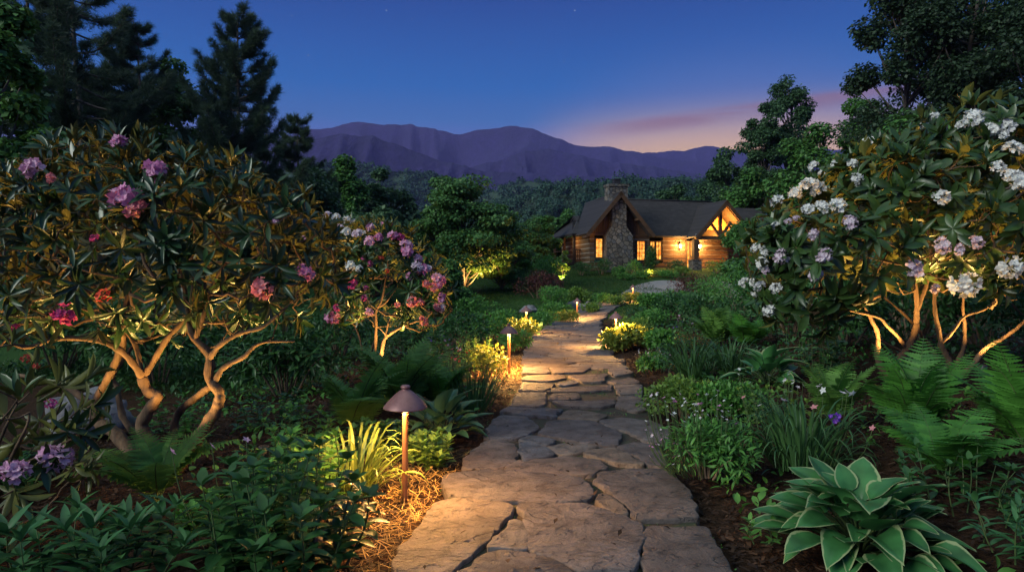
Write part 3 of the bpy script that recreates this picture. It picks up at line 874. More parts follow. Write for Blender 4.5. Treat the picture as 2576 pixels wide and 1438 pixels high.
beam(tr, (px_ + .3, pe + 1.0), (px_ + 1.2, pe + .05), .17, yb + .03, yb + .16)
beam(tr, (px_ - pw + .3, pe + .1), (px_ - .05, pr_ - .3), .2, yb + .02, yb + .17); beam(tr, (px_ + pw - .3, pe + .1), (px_ + .05, pr_ - .3), .2, yb + .025, yb + .165)
tr.build('truss', TIMBER, house, False)
lw = MB()
PWOOD = rough_mat('porch_boards', (0.32, 0.16, 0.07), (0.48, 0.26, 0.12), scale=3, stretch=(.5, 1, 6), bump=.4)
lw.prism([(px_ - pw + .25, pe), (px_ + pw - .25, pe), (px_, pr_ - .28)], mv + .02, mv + .12)
lw.build('gable_wall', PWOOD, house, False)
window(px_ - 1.42, px_ - 1.02, pe + .12, pe + .62, mv - .06, 1, 1)
po = MB().box(U(1492), pf + .08, Zr(1000), U(1540), pf + .42, pe - .22)
po.build('porch_post', TIMBER, house, False)
po = MB().box(px_ + pw - .55, pf + .08, Zr(1000), px_ + pw - .2, pf + .42, pe - .22)
po.build('porch_post', TIMBER, house, False)
for a, b in ((U(1468), U(1560)), (px_ + pw - .75, px_ + pw - .05)):
    MB().box(a, pf - .06, -.6, b, pf + .58, Zr(1005)).box(a - .04, pf - .1, Zr(1005), b + .04, pf + .62, Zr(995)).build('pier', FIELD, house, False)
MB().box(U(1350), pf - .3, -.35, px_ + pw + .3, mv, -.04).build('porch_floor', rough_mat('porch_slab', (.2, .17, .14), (.28, .24, .2)), house, False)
# right wing
rr = MB(); rx0 = U(1955); rzt = Zr(402)
slab(rr, (rx0 - .1, .9, EZ + .25), (rx0 + 4.5, .9, EZ + .25), (rx0 + 4.5, 3.9, rzt), (rx0 + .15, 3.9, rzt)); slab(rr, (rx0 + .15, 3.9, rzt), (rx0 + 4.5, 3.9, rzt), (rx0 + 4.5, 7, EZ), (rx0 - .1, 7, EZ))
rr.build('wing_roof', SHINGLE, house, False)
mb = MB(); log_wall(mb, rx0 + .1, rx0 + 4.3, -.45, EZ + .3, 1.4, 1.62); mb.build('wall', [LOG, CHINK], house, False)
# left veranda: hipped roof on posts over a railed deck
lv = MB(); lx0, lx1, le, lr = U(372), U(590), Zr(738), Zr(520)
lx2 = U(590)
slab(lv, (lx0, 1.4, le), (gw0 + .3, 1.4, le), (gw0 + .3, 4.4, lr), (lx2, 4.4, lr)); slab(lv, (lx2, 4.4, lr), (gw0 + .3, 4.4, lr), (gw0 + .3, 7.4, le), (lx0, 7.4, le))
lv.add(np.array([(lx0, 1.4, le), (lx2, 4.4, lr), (lx0, 7.4, le), (lx0 + .03, 1.4, le - .14), (lx0 + .03, 7.4, le - .14)]), [np.array([(0, 2, 1)]), np.array([(0, 3, 4, 2)])])
lv.build('veranda_roof', SHINGLE, house, False)
dk = Zr(1010)
MB().box(U(392), 1.6, dk - .22, gw0 - .02, 6.5, dk).build('deck', TIMBER, house, False)
for xx, yy in ((U(400), 1.75), (U(400), 4.0), (U(400), 6.3)):
    MB().box(xx, yy, dk, xx + .16, yy + .16, le - .1).build('post', TIMBER, house, False)
    MB().box(xx, yy, dk - 1.9, xx + .16, yy + .16, dk - .22).build('stilt', TIMBER, house, False)
rl = MB(); rt = Zr(888)
rl.box(U(400), 1.78, rt - .06, gw0, 1.88, rt); rl.box(U(400), 1.8, dk + .1, gw0, 1.86, dk + .15)
rl.box(U(405), 1.88, rt - .06, U(405) + .1, 6.4, rt)
x = U(407)
while x < gw0:
    rl.box(x, 1.81, dk + .15, x + .03, 1.85, rt - .06); x += .13
rl.build('railing', TIMBER, house, False)
# lanterns either side of the door
LGL = emit_mat('lantern_glass', (1.0, 0.72, 0.32), 45.0)
for zx in (1465, 1676):
    x = U(zx); z = Zr(850)
    lt = MB().box(x - .03, mv - .02, z - .02, x + .03, mv + .01, z + .25).box(x - .02, mv - .16, z + .2, x + .02, mv - .02, z + .24).lathe([(0, .2), (.1, .1), (.11, .09), (0, .09)], 8, 0, (x, mv - .16, z)).lathe([(0, -.17), (.05, -.17), (.06, -.15), (.008, -.14), (.008, .12)], 8, 0, (x, mv - .16, z))
    lo = lt.build('lantern', BLACK_METAL, house, False)
    MB().lathe([(.045, -.14), (.075, .08)], 8, 0, (x, mv - .16, z)).build('lantern_glass', LGL, lo)
    point_light('lantern_bulb', (x, mv - .45, z), 300, house, .06)
point_light('truss_bulb', (px_ + .3, .25, pe + .7), 800, house, .1, (1.0, .36, .05))
point_light('veranda_bulb', (U(390), 2.6, le - .5), 30, house, .08)
point_light('eave_bulb', (-1.9, -.42, EZ + .05), 5, house, .06)
# ------------------------------------------------------------------ plants: leaf shapes
def leaf_tpl(nseg=4, width=.3, peak=.5, fold=.25, droop=.25, cols=3, wave=0.0, edge=False, tipw=.02, petiole=0.0):
    """a leaf of length 1 along +Y, face up +Z; width across X, folded at the midrib and bent down towards the tip"""
    V, E = [], []
    us = np.linspace(-1, 1, cols)
    for i in range(nseg + 1):
        t = i / nseg
        w = width * .5 * (math.sin(math.pi * min(1, t ** (math.log(.5) / math.log(peak)))) ** .8 + tipw)
        if i == nseg: w = width * tipw * .5
        for u in us:
            V.append((u * w, t, fold * w * abs(u) - droop * t * t + wave * math.sin(t * 9 + u * 2) * abs(u) * width))
            E.append(max(abs(u), t if t > .93 else 0))
    V = np.array(V)
    if petiole:
        V[:, 1] = petiole + V[:, 1] * (1 - petiole)
    a = np.arange(cols - 1)
    Fq = np.concatenate([np.stack([i * cols + a, i * cols + a + 1, (i + 1) * cols + a + 1, (i + 1) * cols + a], 1) for i in range(nseg)])
    return V, Fq, (np.array(E) if edge else None)

def strip_tpl(nseg=6, width=.03, arch=.6, fold=.3):
    V = []
    for i in range(nseg + 1):
        t = i / nseg
        w = width * .5 * (1 - t ** 2.2) * min(1, .5 + 3 * t) + .001
        y = math.sin(t * (1.1 + arch)) / (1.1 + arch) * 1.25
        z = t * .35 - arch * t * t * .75
        for u in (-1, 0, 1):
            V.append((u * w, y, z + fold * w * abs(u)))
    a = np.arange(2)
    Fq = np.concatenate([np.stack([i * 3 + a, i * 3 + a + 1, (i + 1) * 3 + a + 1, (i + 1) * 3 + a], 1) for i in range(nseg)])
    return np.array(V), Fq, None

RHODO_LEAF = leaf_tpl(5, .22, .55, .42, .12)
OVAL_LEAF = leaf_tpl(4, .46, .45, .3, .2)
LANCE_LEAF = leaf_tpl(5, .26, .42, .35, .3)
SMALL_LEAF = leaf_tpl(2, .5, .5, .3, .15)
TINY_LEAF = (np.array([(0, 0, 0), (.26, .45, .05), (0, 1, -.1), (-.26, .45, .05)], float), np.array([(0, 1, 2, 3)]), None)
CARD_LEAF = (np.array([(0, 0, 0), (.38, .5, .08), (0, 1, -.05), (-.38, .5, .08)], float), np.array([(0, 1, 2, 3)]), None)
HOSTA_LEAF = leaf_tpl(7, .70, .40, .28, .34, cols=9, wave=.03, edge=True, petiole=.0)
HOSTA_SMALL = leaf_tpl(5, .6, .42, .35, .35, cols=5, wave=.02, edge=True)
BLADE = strip_tpl(7, .035, .75)
BLADE_UP = strip_tpl(6, .03, .25)
STRAW = strip_tpl(2, .035, .2, 0)
NEEDLES = None
def needle_tuft(nb=13, r=np.random.default_rng(2)):
    V, Fq = [], []
    for k in range(nb):
        d = unit(np.array([r.normal(0, .55), 1.0, r.normal(0, .55)]))
        s = unit(np.cross(d, r.normal(size=3))) * .034
        l = r.uniform(.7, 1.05)
        b = len(V)
        V += [-s * .6, s * .6, d * l + s * .25, d * l - s * .25]
        Fq.append((b, b + 1, b + 2, b + 3))
    return np.array(V), np.array(Fq), None
NEEDLES = needle_tuft()

M = {}
M['rhodo'] = leaf_mat('rhododendron_leaf', (.010, .040, .016), (.026, .076, .024), rough=.34, transl=.05, spec=.5, tcol=(.105, .10, .026), back=1.2)
M['rhodo_light'] = leaf_mat('rhododendron_leaf_pale', (0.020, 0.052, 0.014), (0.043, 0.087, 0.021), rough=.36, transl=.07, spec=.45, tcol=(.12, .125, .03), back=1.2)
M['pine'] = leaf_mat('pine_needles', (0.033, 0.068, 0.042), (0.068, 0.112, 0.063), rough=.6, transl=.15)
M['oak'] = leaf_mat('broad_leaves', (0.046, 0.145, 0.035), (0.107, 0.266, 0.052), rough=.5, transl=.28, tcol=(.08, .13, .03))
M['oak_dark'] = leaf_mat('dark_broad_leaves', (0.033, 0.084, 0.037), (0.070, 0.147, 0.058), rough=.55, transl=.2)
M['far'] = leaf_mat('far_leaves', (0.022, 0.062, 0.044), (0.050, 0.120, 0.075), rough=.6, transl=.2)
M['woods'] = leaf_mat('woodland_leaves', (.018, .042, .022), (.040, .078, .036), rough=.55, transl=.2)
M['maple'] = leaf_mat('maple_leaves', (0.048, 0.141, 0.044), (0.103, 0.244, 0.062), rough=.5, transl=.3, tcol=(.10, .14, .03))
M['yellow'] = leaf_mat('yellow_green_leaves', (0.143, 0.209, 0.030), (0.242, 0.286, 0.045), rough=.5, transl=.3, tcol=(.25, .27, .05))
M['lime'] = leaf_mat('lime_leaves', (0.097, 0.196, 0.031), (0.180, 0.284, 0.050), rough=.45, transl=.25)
M['mid'] = leaf_mat('mid_green_leaves', (0.054, 0.162, 0.034), (0.107, 0.273, 0.049), rough=.45, transl=.22)
M['dark'] = leaf_mat('dark_green_leaves', (0.021, 0.072, 0.022), (0.046, 0.128, 0.031), rough=.42, transl=.15)
M['blue'] = leaf_mat('blue_green_leaves', (0.033, 0.114, 0.038), (0.058, 0.166, 0.052), rough=.4, transl=.15, spec=.45)
M['fern'] = leaf_mat('fern_fronds', (0.039, 0.146, 0.027), (0.081, 0.245, 0.036), rough=.55, transl=.3)
M['fern_bright'] = leaf_mat('fern_fronds_fresh', (0.078, 0.194, 0.036), (0.133, 0.275, 0.058), rough=.55, transl=.3)
M['grass'] = leaf_mat('grass_blades', (0.018, 0.055, 0.011), (0.042, 0.098, 0.021), rough=.5, transl=.25)
M['strap'] = leaf_mat('strap_leaves', (0.029, 0.084, 0.030), (0.065, 0.147, 0.046), rough=.42, transl=.2)
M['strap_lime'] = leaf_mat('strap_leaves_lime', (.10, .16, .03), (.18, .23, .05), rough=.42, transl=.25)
M['purple'] = leaf_mat('purple_leaves', (0.053, 0.016, 0.018), (0.112, 0.034, 0.031), rough=.5, transl=.2)
M['hosta'] = leaf_mat('hosta_margined', (0.040, 0.147, 0.046), (0.057, 0.190, 0.056), rough=.38, transl=.15, spec=.4, edge=(.30, .36, .17), rim=.84)
M['hosta_plain'] = leaf_mat('hosta_green', (0.055, 0.139, 0.064), (0.094, 0.195, 0.086), rough=.4, transl=.15, spec=.4, edge=(.10, .16, .08), rim=.85)
M['straw'] = leaf_mat('straw', (.22, .125, .045), (.60, .38, .15), rough=.75, transl=.05, spec=.2)
M['bark_chips'] = leaf_mat('bark_chips', (.014, .008, .006), (.075, .04, .024), rough=.8, transl=0.02, spec=.2)
def petal(name, c1, c2): return leaf_mat(name, c1, c2, rough=.55, transl=.35, spec=.25, tcol=c1, back=1.0)
M['pink'] = petal('pink_petals', (.66, .22, .46), (.82, .45, .65))
M['lilac'] = petal('lilac_petals', (.68, .33, .54), (.85, .56, .70))
M['magenta'] = petal('magenta_petals', (.48, .045, .22), (.66, .13, .34))
M['salmon'] = petal('salmon_petals', (.72, .20, .24), (.85, .42, .42))
M['white'] = petal('white_petals', (.84, .83, .80), (.92, .91, .88))
M['blush'] = petal('blush_petals', (.72, .55, .68), (.84, .74, .80))
M['red'] = petal('red_petals', (.55, .06, .05), (.7, .12, .07))
M['violet'] = petal('violet_petals', (.18, .05, .5), (.32, .12, .62))
M['yellow_flower'] = petal('yellow_petals', (.8, .6, .08), (.85, .7, .2))
M['stem'] = leaf_mat('green_stems', (.05, .09, .03), (.09, .13, .045), rough=.55, transl=.05)
M['twig'] = rough_mat('twigs', (.12, .08, .05), (.26, .17, .11), scale=12, bump=.4)

# ------------------------------------------------------------------ flowers
def truss_mesh(name, mat, seed, n=13, ruffle=.4, spreadz=.55):
    """a dome of open five-petalled florets, diameter about 1"""
    r = np.random.default_rng(seed)
    mb = MB()
    pt = leaf_tpl(3, .85, .62, -.2, -.12, cols=3, wave=.12)
    for k in range(n):
        ph = k * 2.39996 + r.uniform(-.2, .2)
        el = math.acos(1 - (k + .5) / n * (1 - math.cos(math.radians(105))))
        d = np.array([math.sin(el) * math.cos(ph), math.sin(el) * math.sin(ph), math.cos(el)])
        d = unit(d + r.normal(0, .12, 3))
        c = d * np.array([.30, .30, .30 * spreadz / .55]) * r.uniform(.7, 1.25)
        a = unit(np.cross(d, r.normal(size=3))); b = np.cross(d, a)
        t = np.arange(5) / 5 * 2 * math.pi + r.uniform(0, 6)
        rad = np.cos(t)[:, None] * a + np.sin(t)[:, None] * b
        dirs = unit(rad + d * r.uniform(.15, .7, (5, 1)))
        R = frames(dirs, d[None] - rad * .5 + r.normal(0, ruffle, (5, 3)))
        mb.inst(pt, R, np.repeat(c[None], 5, 0), r.uniform(.19, .30, 5) * r.uniform(.75, 1.1))
        mb.tube([(0, 0, 0), c * .55, c], .012, 4)
    return mb.mesh(name, mat)
TRUSS = {k: [truss_mesh('flower_cluster', M[k], 50 + 7 * i + len(k)) for i in range(3)] for k in ('pink', 'lilac', 'magenta', 'salmon', 'white', 'blush')}
BUD = {k: truss_mesh('flower_bud', M[k], 91, n=8, ruffle=.05) for k in ('red', 'magenta', 'salmon', 'violet', 'lilac')}

# ------------------------------------------------------------------ rhododendrons
def px_curve(pts, conv, n=14):
    """control points (zoomed px, zoomed py, distance) to a smooth curve"""
    return curve_pts(np.array([at(*conv(p[0], p[1]), p[2]) for p in pts]), n)

def ell_sample(ells, n, r, zmin, inner=0.25, gap=1.0):
    """points near the surface of a union of ellipsoids, some inside; returns points and outward directions"""
    P, D = [], []
    w = np.array([e[3] * e[4] + e[3] * e[5] + e[4] * e[5] for e in ells]); w = w / w.sum()
    while len(P) < n:
        e = ells[r.choice(len(ells), p=w)]
        d = unit(r.normal(size=3))
        rad = 1 - abs(r.normal(0, .09)) if r.random() > inner else r.uniform(.45, .95)
        p = np.array(e[:3]) + d * np.array(e[3:]) * rad
        if p[2] < zmin(p) if callable(zmin) else p[2] < zmin: continue
        bad = False
        for f in ells:
            if f is e: continue
            q = (p - np.array(f[:3])) / np.array(f[3:])
            if q @ q < .62 and r.random() > inner: bad = True
        if bad: continue
        # irregular outline: drop where a slow noise is low
        if mnoise.noise(Vector(p * 2.1)) + .55 * gap < r.uniform(-.1, .35) : continue
        P.append(p); D.append(unit(d / np.array(e[3:]) + np.array([0, 0, .35])))
    return np.array(P), np.array(D)

def gnarled(mb, pts, rr, r, sides=14, step=.022):
    """a stem with ridged, knotty bark"""
    L_ = np.linalg.norm(np.diff(pts, axis=0), axis=1).sum()
    n = int(np.clip(L_ / step, 16, 110))
    P = curve_pts(pts, n); rad = np.interp(np.linspace(0, 1, n), np.linspace(0, 1, len(pts)), rr)
    P = P + r.normal(0, .05, P.shape) * rad[:, None]
    k0 = mb.n
    mb.tube(P, rad, sides)
    V = mb.v[-1]; m_ = n * sides
    c = np.repeat(P, sides, 0); o_ = V[:m_] - c
    ofs = r.uniform(0, 50)
    g = np.empty(m_)
    for q in range(m_):
        i, j = divmod(q, sides)
        a = j / sides * 2 * math.pi + i * .05
        ca, sa = math.cos(a), math.sin(a)
        g[q] = 1 + .16 * (1 - 2 * abs(mnoise.noise(Vector((ca * 2.4 + ofs, sa * 2.4, i * .16))))) + .16 * max(0, mnoise.noise(Vector((ca * .8, sa * .8 + ofs, i * .22)))) * 1.6
    V[:m_] = c + o_ * g[:, None]
    return mb

def attach_twigs(mb, nodes, targets, r, rad=.006, pull=.25, mi=0):
    """grow a twig from the nearest branch point to every target, nearest targets first"""
    nodes = list(map(np.array, nodes))
    base = np.mean(nodes[:3], 0)
    for p in sorted(targets, key=lambda t: np.linalg.norm(t - base)):
        A = np.array(nodes)
        d = np.linalg.norm(A - p, axis=1) + 1.2 * np.maximum(0, A[:, 2] - p[2])
        q = A[np.argmin(d)]
        v = p - q; L_ = np.linalg.norm(v)
        if L_ < .03: continue
        sag = np.array([r.normal(0, .1), r.normal(0, .1), -pull * .5]) * L_
        k = max(3, int(L_ / .09) + 2)
        pts = np.array([q + v * t + sag * 4 * t * (1 - t) * .5 + r.normal(0, .012, 3) * (0 < t < 1) for t in np.linspace(0, 1, k)])
        mb.tube(pts, np.linspace(rad * (1 + min(1.2, L_)), rad * .7, k), 5, mi, cap=False)
        nodes += list(pts[1:])
    return nodes

def whorls(mb, P, D, r, leaf, L0, kmin=6, kmax=10, spreadup=(5, 60), mi=0, jit=.18):
    dirs, ups, T, S = [], [], [], []
    for p, a in zip(P, D):
        k = r.integers(kmin, kmax + 1)
        a = unit(a + r.normal(0, .25, 3))
        u = unit(np.cross(a, r.normal(size=3))); w = np.cross(a, u)
        ph0 = r.uniform(0, 6.3)
        up = r.uniform(*spreadup) + 26 * max(0, a[2])
        for j in range(k):
            ph = ph0 + j / k * 2 * math.pi + r.normal(0, .2)
            th = math.radians(up + r.normal(0, 14))
            rd = u * math.cos(ph) + w * math.sin(ph)
            dirs.append(rd * math.cos(th) + a * math.sin(th))
            ups.append(a * math.cos(th) - rd * math.sin(th) + r.normal(0, jit, 3))
            T.append(p + a * r.uniform(-.02, .02)); S.append(L0 * r.uniform(.65, 1.15))
    S = np.array(S)
    S3 = np.stack([S * r.uniform(.75, 1.25, len(S)), S, S * r.uniform(.2, 2.6, len(S))], 1)
    mb.inst(leaf, frames(np.array(dirs), np.array(ups)), np.array(T), S3, mi)

def ray_hit(ells, px, py):
    o = np.array([0, 0, H]); d = unit(np.array([(px - CX) / F, 1, -(py - HY) / F]))
    best = None
    for e in ells:
        c, rr = np.array(e[:3]), np.array(e[3:]) * 1.0
        oc, dd = (o - c) / rr, d / rr
        a, b, k = dd @ dd, 2 * oc @ dd, oc @ oc - 1
        disc = b * b - 4 * a * k
        t = (-b - math.sqrt(disc)) / (2 * a) if disc > 0 else -b / (2 * a)
        if disc > 0 and (best is None or t < best[0]): best = (t, o + d * t, unit((o + d * t - c) / rr ** 2))
    if best is None:
        e = min(ells, key=lambda e: np.linalg.norm(np.cross(np.array(e[:3]) - o, d)))
        t = (np.array(e[:3]) - o) @ d; p = o + d * t
        best = (t, p, unit(p - np.array(e[:3])))
    return best[1], best[2]

def rhododendron(label, base, stems, ells, n, L0, blossoms, seed, mat='rhodo', zmin=0.5, leaf=RHODO_LEAF, bark=None, inner=.3, twig_frac=.8, group=None, spreadup=(0, 60), nbranch=0, thin=.35):
    r = np.random.default_rng(seed)
    base = np.array(base, float)
    root = thing('rhododendron', label, 'shrub', base, 0, group)
    nodes = []
    P, D = ell_sample(ells, n, r, zmin, inner)
    for pts, r0, r1 in stems:
        mb = MB()
        m_ = len(pts)
        rr = np.linspace(r0, r1, m_) * (1 + .12 * np.sin(np.arange(m_) * 2.1 + r.uniform(0, 6)))
        gnarled(mb, pts - base, rr * .88, r)
        mb.build('stem', bark or BARK, root)
        nodes += list(pts[m_ // 3:])
    mb = MB()
    sel = r.random(len(P)) < twig_frac
    nodes = [q - base for q in nodes]
    if nbranch:
        e0 = np.array(ells[0][:3])
        extra = [e0 - base + np.array([r.uniform(-1.0, 1.0) * ells[0][3] * .8, r.uniform(-.4, .3), r.uniform(-.95, -.6) * ells[0][5]]) for _ in range(nbranch // 4)]
        low = P[P[:, 2] < np.quantile(P[:, 2], .6)]
        br = MB(); nodes = attach_twigs(br, nodes, [p - base for p in low[r.choice(len(low), nbranch, False)]], r, rad=.0105, pull=.5); nodes = attach_twigs(br, nodes, extra, r, rad=.007, pull=.8); br.build('branches', bark or BARK, root)
    attach_twigs(mb, nodes, [p - base for p in P[sel]], r, rad=.005 * (L0 / .16))
    mb.build('twigs', bark or BARK, root)
    keep = r.random(len(P)) > thin * (P[:, 2] < np.quantile(P[:, 2], .5))
    P, D = P[keep], D[keep]
    mb = MB(); whorls(mb, P - base, D, r, leaf, L0, spreadup=spreadup)
    mb.build('foliage', M[mat], root)
    for k, (px, py, w, kind) in enumerate(blossoms):
        p, nn = ray_hit(ells, px, py)
        size = w / F * p[1]
        q = Vector(unit(nn + np.array([0, -.25, .35]))).to_track_quat('Z', 'Y')
        bud = kind.endswith('*')
        me = BUD[kind[:-1]] if bud else TRUSS[kind][k % 3]
        o = put('flower_bud' if bud else 'flower_cluster', me, root, p - base + nn * .02, None, size * r.uniform(.95, 1.08))
        o.scale = (o.scale[0] * r.uniform(.85, 1.15), o.scale[1] * r.uniform(.85, 1.15), o.scale[2] * r.uniform(.7, 1.0))
        o.rotation_euler = q.to_euler(); o.rotation_euler.rotate_axis('Z', r.uniform(0, 6))
    return root

z4 = lambda x, y: (x * .44644, y * .44644 + 795.6)
z6 = lambda x, y: (x * .4466 + 1591.3, y * .4466 + 795.6)
z8 = lambda x, y: (x * .28639 + 748.9, y * .28639 + 524.2)
z7 = lambda x, y: (x * .45574 + 1778.5, y * .45574 + 187.2)

# the large one on the left, with twisted trunks
ST = [
 (px_curve([(800,880,5.2),(720,740,5.25),(640,650,5.3),(560,600,5.35),(540,500,5.35),(580,410,5.35),(640,290,5.3),(690,150,5.25),(700,60,5.2),(715,-80,5.2),(740,-250,5.25)], z4, 30), .058, .016),
 (px_curve([(560,600,5.35),(500,490,5.4),(380,400,5.5),(250,360,5.6),(100,330,5.7)], z4, 16), .034, .014),
 (px_curve([(940,800,5.15),(850,700,5.1),(800,610,5.1),(845,520,5.1),(885,455,5.1),(830,415,5.1),(800,340,5.1)], z4, 24), .050, .038),
 (px_curve([(800,345,5.1),(775,300,5.05),(690,200,5.0),(550,135,4.95),(330,125,4.9),(140,175,4.85),(0,105,4.8)], z4, 22), .030, .010),
 (px_curve([(805,345,5.1),(860,260,5.1),(940,130,5.05),(1010,50,5.05),(1070,-40,5.1),(1090,-250,5.2),(1060,-420,5.2)], z4, 24), .026, .010),
 (px_curve([(800,330,5.1),(770,180,5.15),(720,90,5.2),(650,10,5.3),(560,-120,5.4)], z4, 18), .022, .009),
 (px_curve([(1000,870,5.1),(1060,760,5.0),(1160,620,4.95),(1225,510,4.95),(1235,430,4.95),(1180,350,4.95),(1180,220,4.95),(1100,130,4.95),(1060,30,5.0),(1045,-120,5.0),(1000,-300,5.0)], z4, 32), .052, .014),
 (px_curve([(1180,245,4.95),(1230,170,4.9),(1340,100,4.85),(1480,60,4.8),(1600,-40,4.8)], z4, 16), .022, .009),
 (px_curve([(1210,370,4.95),(1260,290,4.95),(1370,230,4.95),(1470,150,4.95),(1660,140,4.95)], z4, 16), .022, .007),
 (px_curve([(965,770,5.2),(980,640,5.25),(1010,540,5.25),(1100,460,5.2),(1180,395,5.1)], z4, 16), .032, .026),
 (px_curve([(860,810,5.35),(760,660,5.5),(690,560,5.6),(660,400,5.7),(640,330,5.7),(760,150,5.8)], z4, 18), .034, .014),
 (px_curve([(1100,130,4.95),(1150,-10,4.9),(1210,-200,4.9),(1330,-380,4.9)], z4, 14), .02, .008),
 (px_curve([(690,150,5.25),(600,-20,5.1),(450,-180,5.0),(300,-330,5.0)], z4, 14), .018, .008),
]
LE = [(-2.96, 5.3, 1.60, 1.25, 1.0, .70), (-1.95, 5.2, 1.56, .62, .75, .58), (-3.85, 5.2, 1.55, .85, .9, .66), (-2.9, 5.25, 2.02, .85, .8, .42), (-2.3, 5.1, 1.75, .6, .7, .55)]
rhododendron('tall rhododendron on twisted brown trunks with dark leaves and scattered pink flower heads', (-2.69, 5.2, 0.0), ST, LE, 1000, .165,
  [(90,428,66,'lilac'),(136,450,34,'salmon'),(300,365,46,'pink'),(398,436,64,'pink'),(322,512,96,'pink'),(350,528,52,'salmon'),(657,720,58,'salmon'),(763,684,50,'pink'),(172,784,66,'magenta'),(262,738,42,'red*'),(240,600,24,'magenta*'),(36,818,36,'magenta'),(690,560,22,'lilac*')],
  1, 'rhodo', lambda p: 1.02 + .12 * math.sin(p[0] * 5), nbranch=90, thin=.42)
# second one, lit from below, in front of the dark trees
S2 = [
 (px_curve([(735,1290,9.0),(770,1140,9.0),(900,1050,8.9),(1020,1000,8.8)], z8, 14), .026, .010),
 (px_curve([(768,1145,9.0),(800,1000,9.0),(830,940,9.0),(880,890,8.95),(960,800,8.9)], z8, 14), .016, .007),
 (px_curve([(680,1290,9.1),(690,1040,9.1),(690,900,9.1),(740,800,9.1),(780,560,9.1),(800,400,9.1)], z8, 18), .022, .007),
 (px_curve([(690,880,9.1),(780,820,9.1),(870,700,9.1)], z8, 10), .012, .006),
 (px_curve([(640,1290,9.2),(690,1050,9.2),(600,820,9.2),(560,600,9.3)], z8, 14), .018, .007),
 (px_curve([(575,1300,9.2),(540,1130,9.2),(470,960,9.3),(380,700,9.3)], z8, 14), .014, .007),
]
LE2 = [(-1.75, 9.1, 1.42, .82, .8, .72), (-1.35, 9.0, 1.20, .62, .6, .50), (-2.25, 9.2, 1.45, .6, .7, .72), (-1.9, 9.1, 1.75, .62, .6, .42)]
z8b = lambda L_: [(*z8(x, y), w, k) for x, y, w, k in L_]
rhododendron('medium rhododendron glowing from below, covered in pink, lilac and white flower heads', onground(948, 9.1), S2, LE2, 330, .17,
  z8b([(270,65,24,'blush'),(350,90,26,'white'),(440,110,26,'white'),(492,125,20,'white'),(370,180,24,'blush'),(430,215,28,'white'),(290,160,20,'white'),(530,230,30,'blush'),(570,222,18,'white'),
   (635,175,28,'lilac'),(750,160,24,'pink'),(805,158,26,'magenta'),(630,300,34,'lilac'),(712,265,24,'pink'),(835,250,30,'pink'),(895,260,26,'magenta'),(945,330,34,'lilac'),(955,388,34,'pink'),
   (1050,445,26,'lilac'),(1040,525,32,'blush'),(1090,545,36,'pink'),(1135,535,26,'blush'),(1215,620,32,'lilac'),(1262,635,26,'pink'),(1120,668,26,'salmon'),(1180,695,28,'salmon'),(1232,680,24,'pink'),
   (1257,782,26,'pink'),(1215,862,24,'salmon'),(1255,866,24,'blush'),(1000,820,32,'salmon'),(1072,820,24,'salmon'),(1105,975,28,'salmon'),(470,510,30,'white'),(545,530,22,'white'),
   (485,660,36,'magenta'),(640,490,22,'magenta'),(975,595,20,'pink'),(580,445,14,'magenta*'),(730,435,18,'red*'),(785,552,14,'red*'),(605,695,14,'magenta*'),(310,950,38,'pink'),(350,865,20,'magenta'),(632,895,20,'lilac'),(80,270,30,'lilac'),(590,780,20,'magenta*'),(880,840,16,'salmon')]),
  2, 'rhodo_light', lambda p: .60 + .25 * math.sin(p[0] * 6), nbranch=26)
# the white one on the right
RB = 6.9
S3 = [
 (px_curve([(1490,420,6.85),(1430,340,6.8),(1380,230,6.8),(1380,110,6.8),(1350,30,6.75),(1290,-60,6.7),(1150,-150,6.6)], z6, 22), .036, .010),
 (px_curve([(1480,420,6.9),(1490,270,6.9),(1540,190,6.9),(1590,90,6.9),(1600,0,6.9),(1595,-150,6.9),(1560,-340,6.9),(1500,-520,6.9)], z6, 26), .046, .010),
 (px_curve([(1540,185,6.9),(1500,120,6.85),(1430,50,6.8),(1380,5,6.75),(1200,-40,6.6),(1060,-110,6.5)], z6, 16), .020, .007),
 (px_curve([(1670,390,6.9),(1780,270,6.85),(1740,170,6.85),(1720,60,6.85),(1700,-60,6.85),(1710,-250,6.9),(1740,-460,6.9)], z6, 22), .036, .009),
 (px_curve([(1690,390,7.0),(1720,270,7.05),(1690,190,7.1),(1620,90,7.1),(1530,-10,7.1),(1400,-120,7.1)], z6, 18), .028, .009),
 (px_curve([(1720,400,6.9),(1830,330,6.85),(1900,290,6.8),(1990,180,6.75),(2090,120,6.7),(2205,30,6.6),(2330,-120,6.5)], z6, 20), .034, .011),
 (px_curve([(1790,325,6.9),(1860,190,6.95),(1870,50,7.0),(1860,-80,7.0),(1900,-300,7.0)], z6, 18), .026, .009),
 (px_curve([(1740,150,6.85),(1800,90,6.8),(1870,0,6.8),(2000,-50,6.7),(2100,-180,6.7)], z6, 14), .018, .007),
 (px_curve([(1650,350,7.2),(1610,240,7.25),(1480,180,7.3),(1390,130,7.3)], z6, 12), .024, .012),
 (px_curve([(1595,-20,6.9),(1650,-160,6.9),(1680,-330,6.9),(1660,-560,7.0),(1720,-760,7.0)], z6, 18), .022, .008),
]
LE3 = [(4.30, 6.9, 1.95, 1.25, 1.1, .85), (3.15, 6.75, 1.65, .85, .85, .62), (4.75, 7.0, 2.65, .85, .8, .52), (5.2, 6.9, 1.9, .9, .9, .8), (3.85, 6.8, 2.15, .8, .8, .62), (2.85, 6.7, 1.25, .48, .5, .38)]
z7b = lambda L_: [(*z7(x, y), w, k) for x, y, w, k in L_]
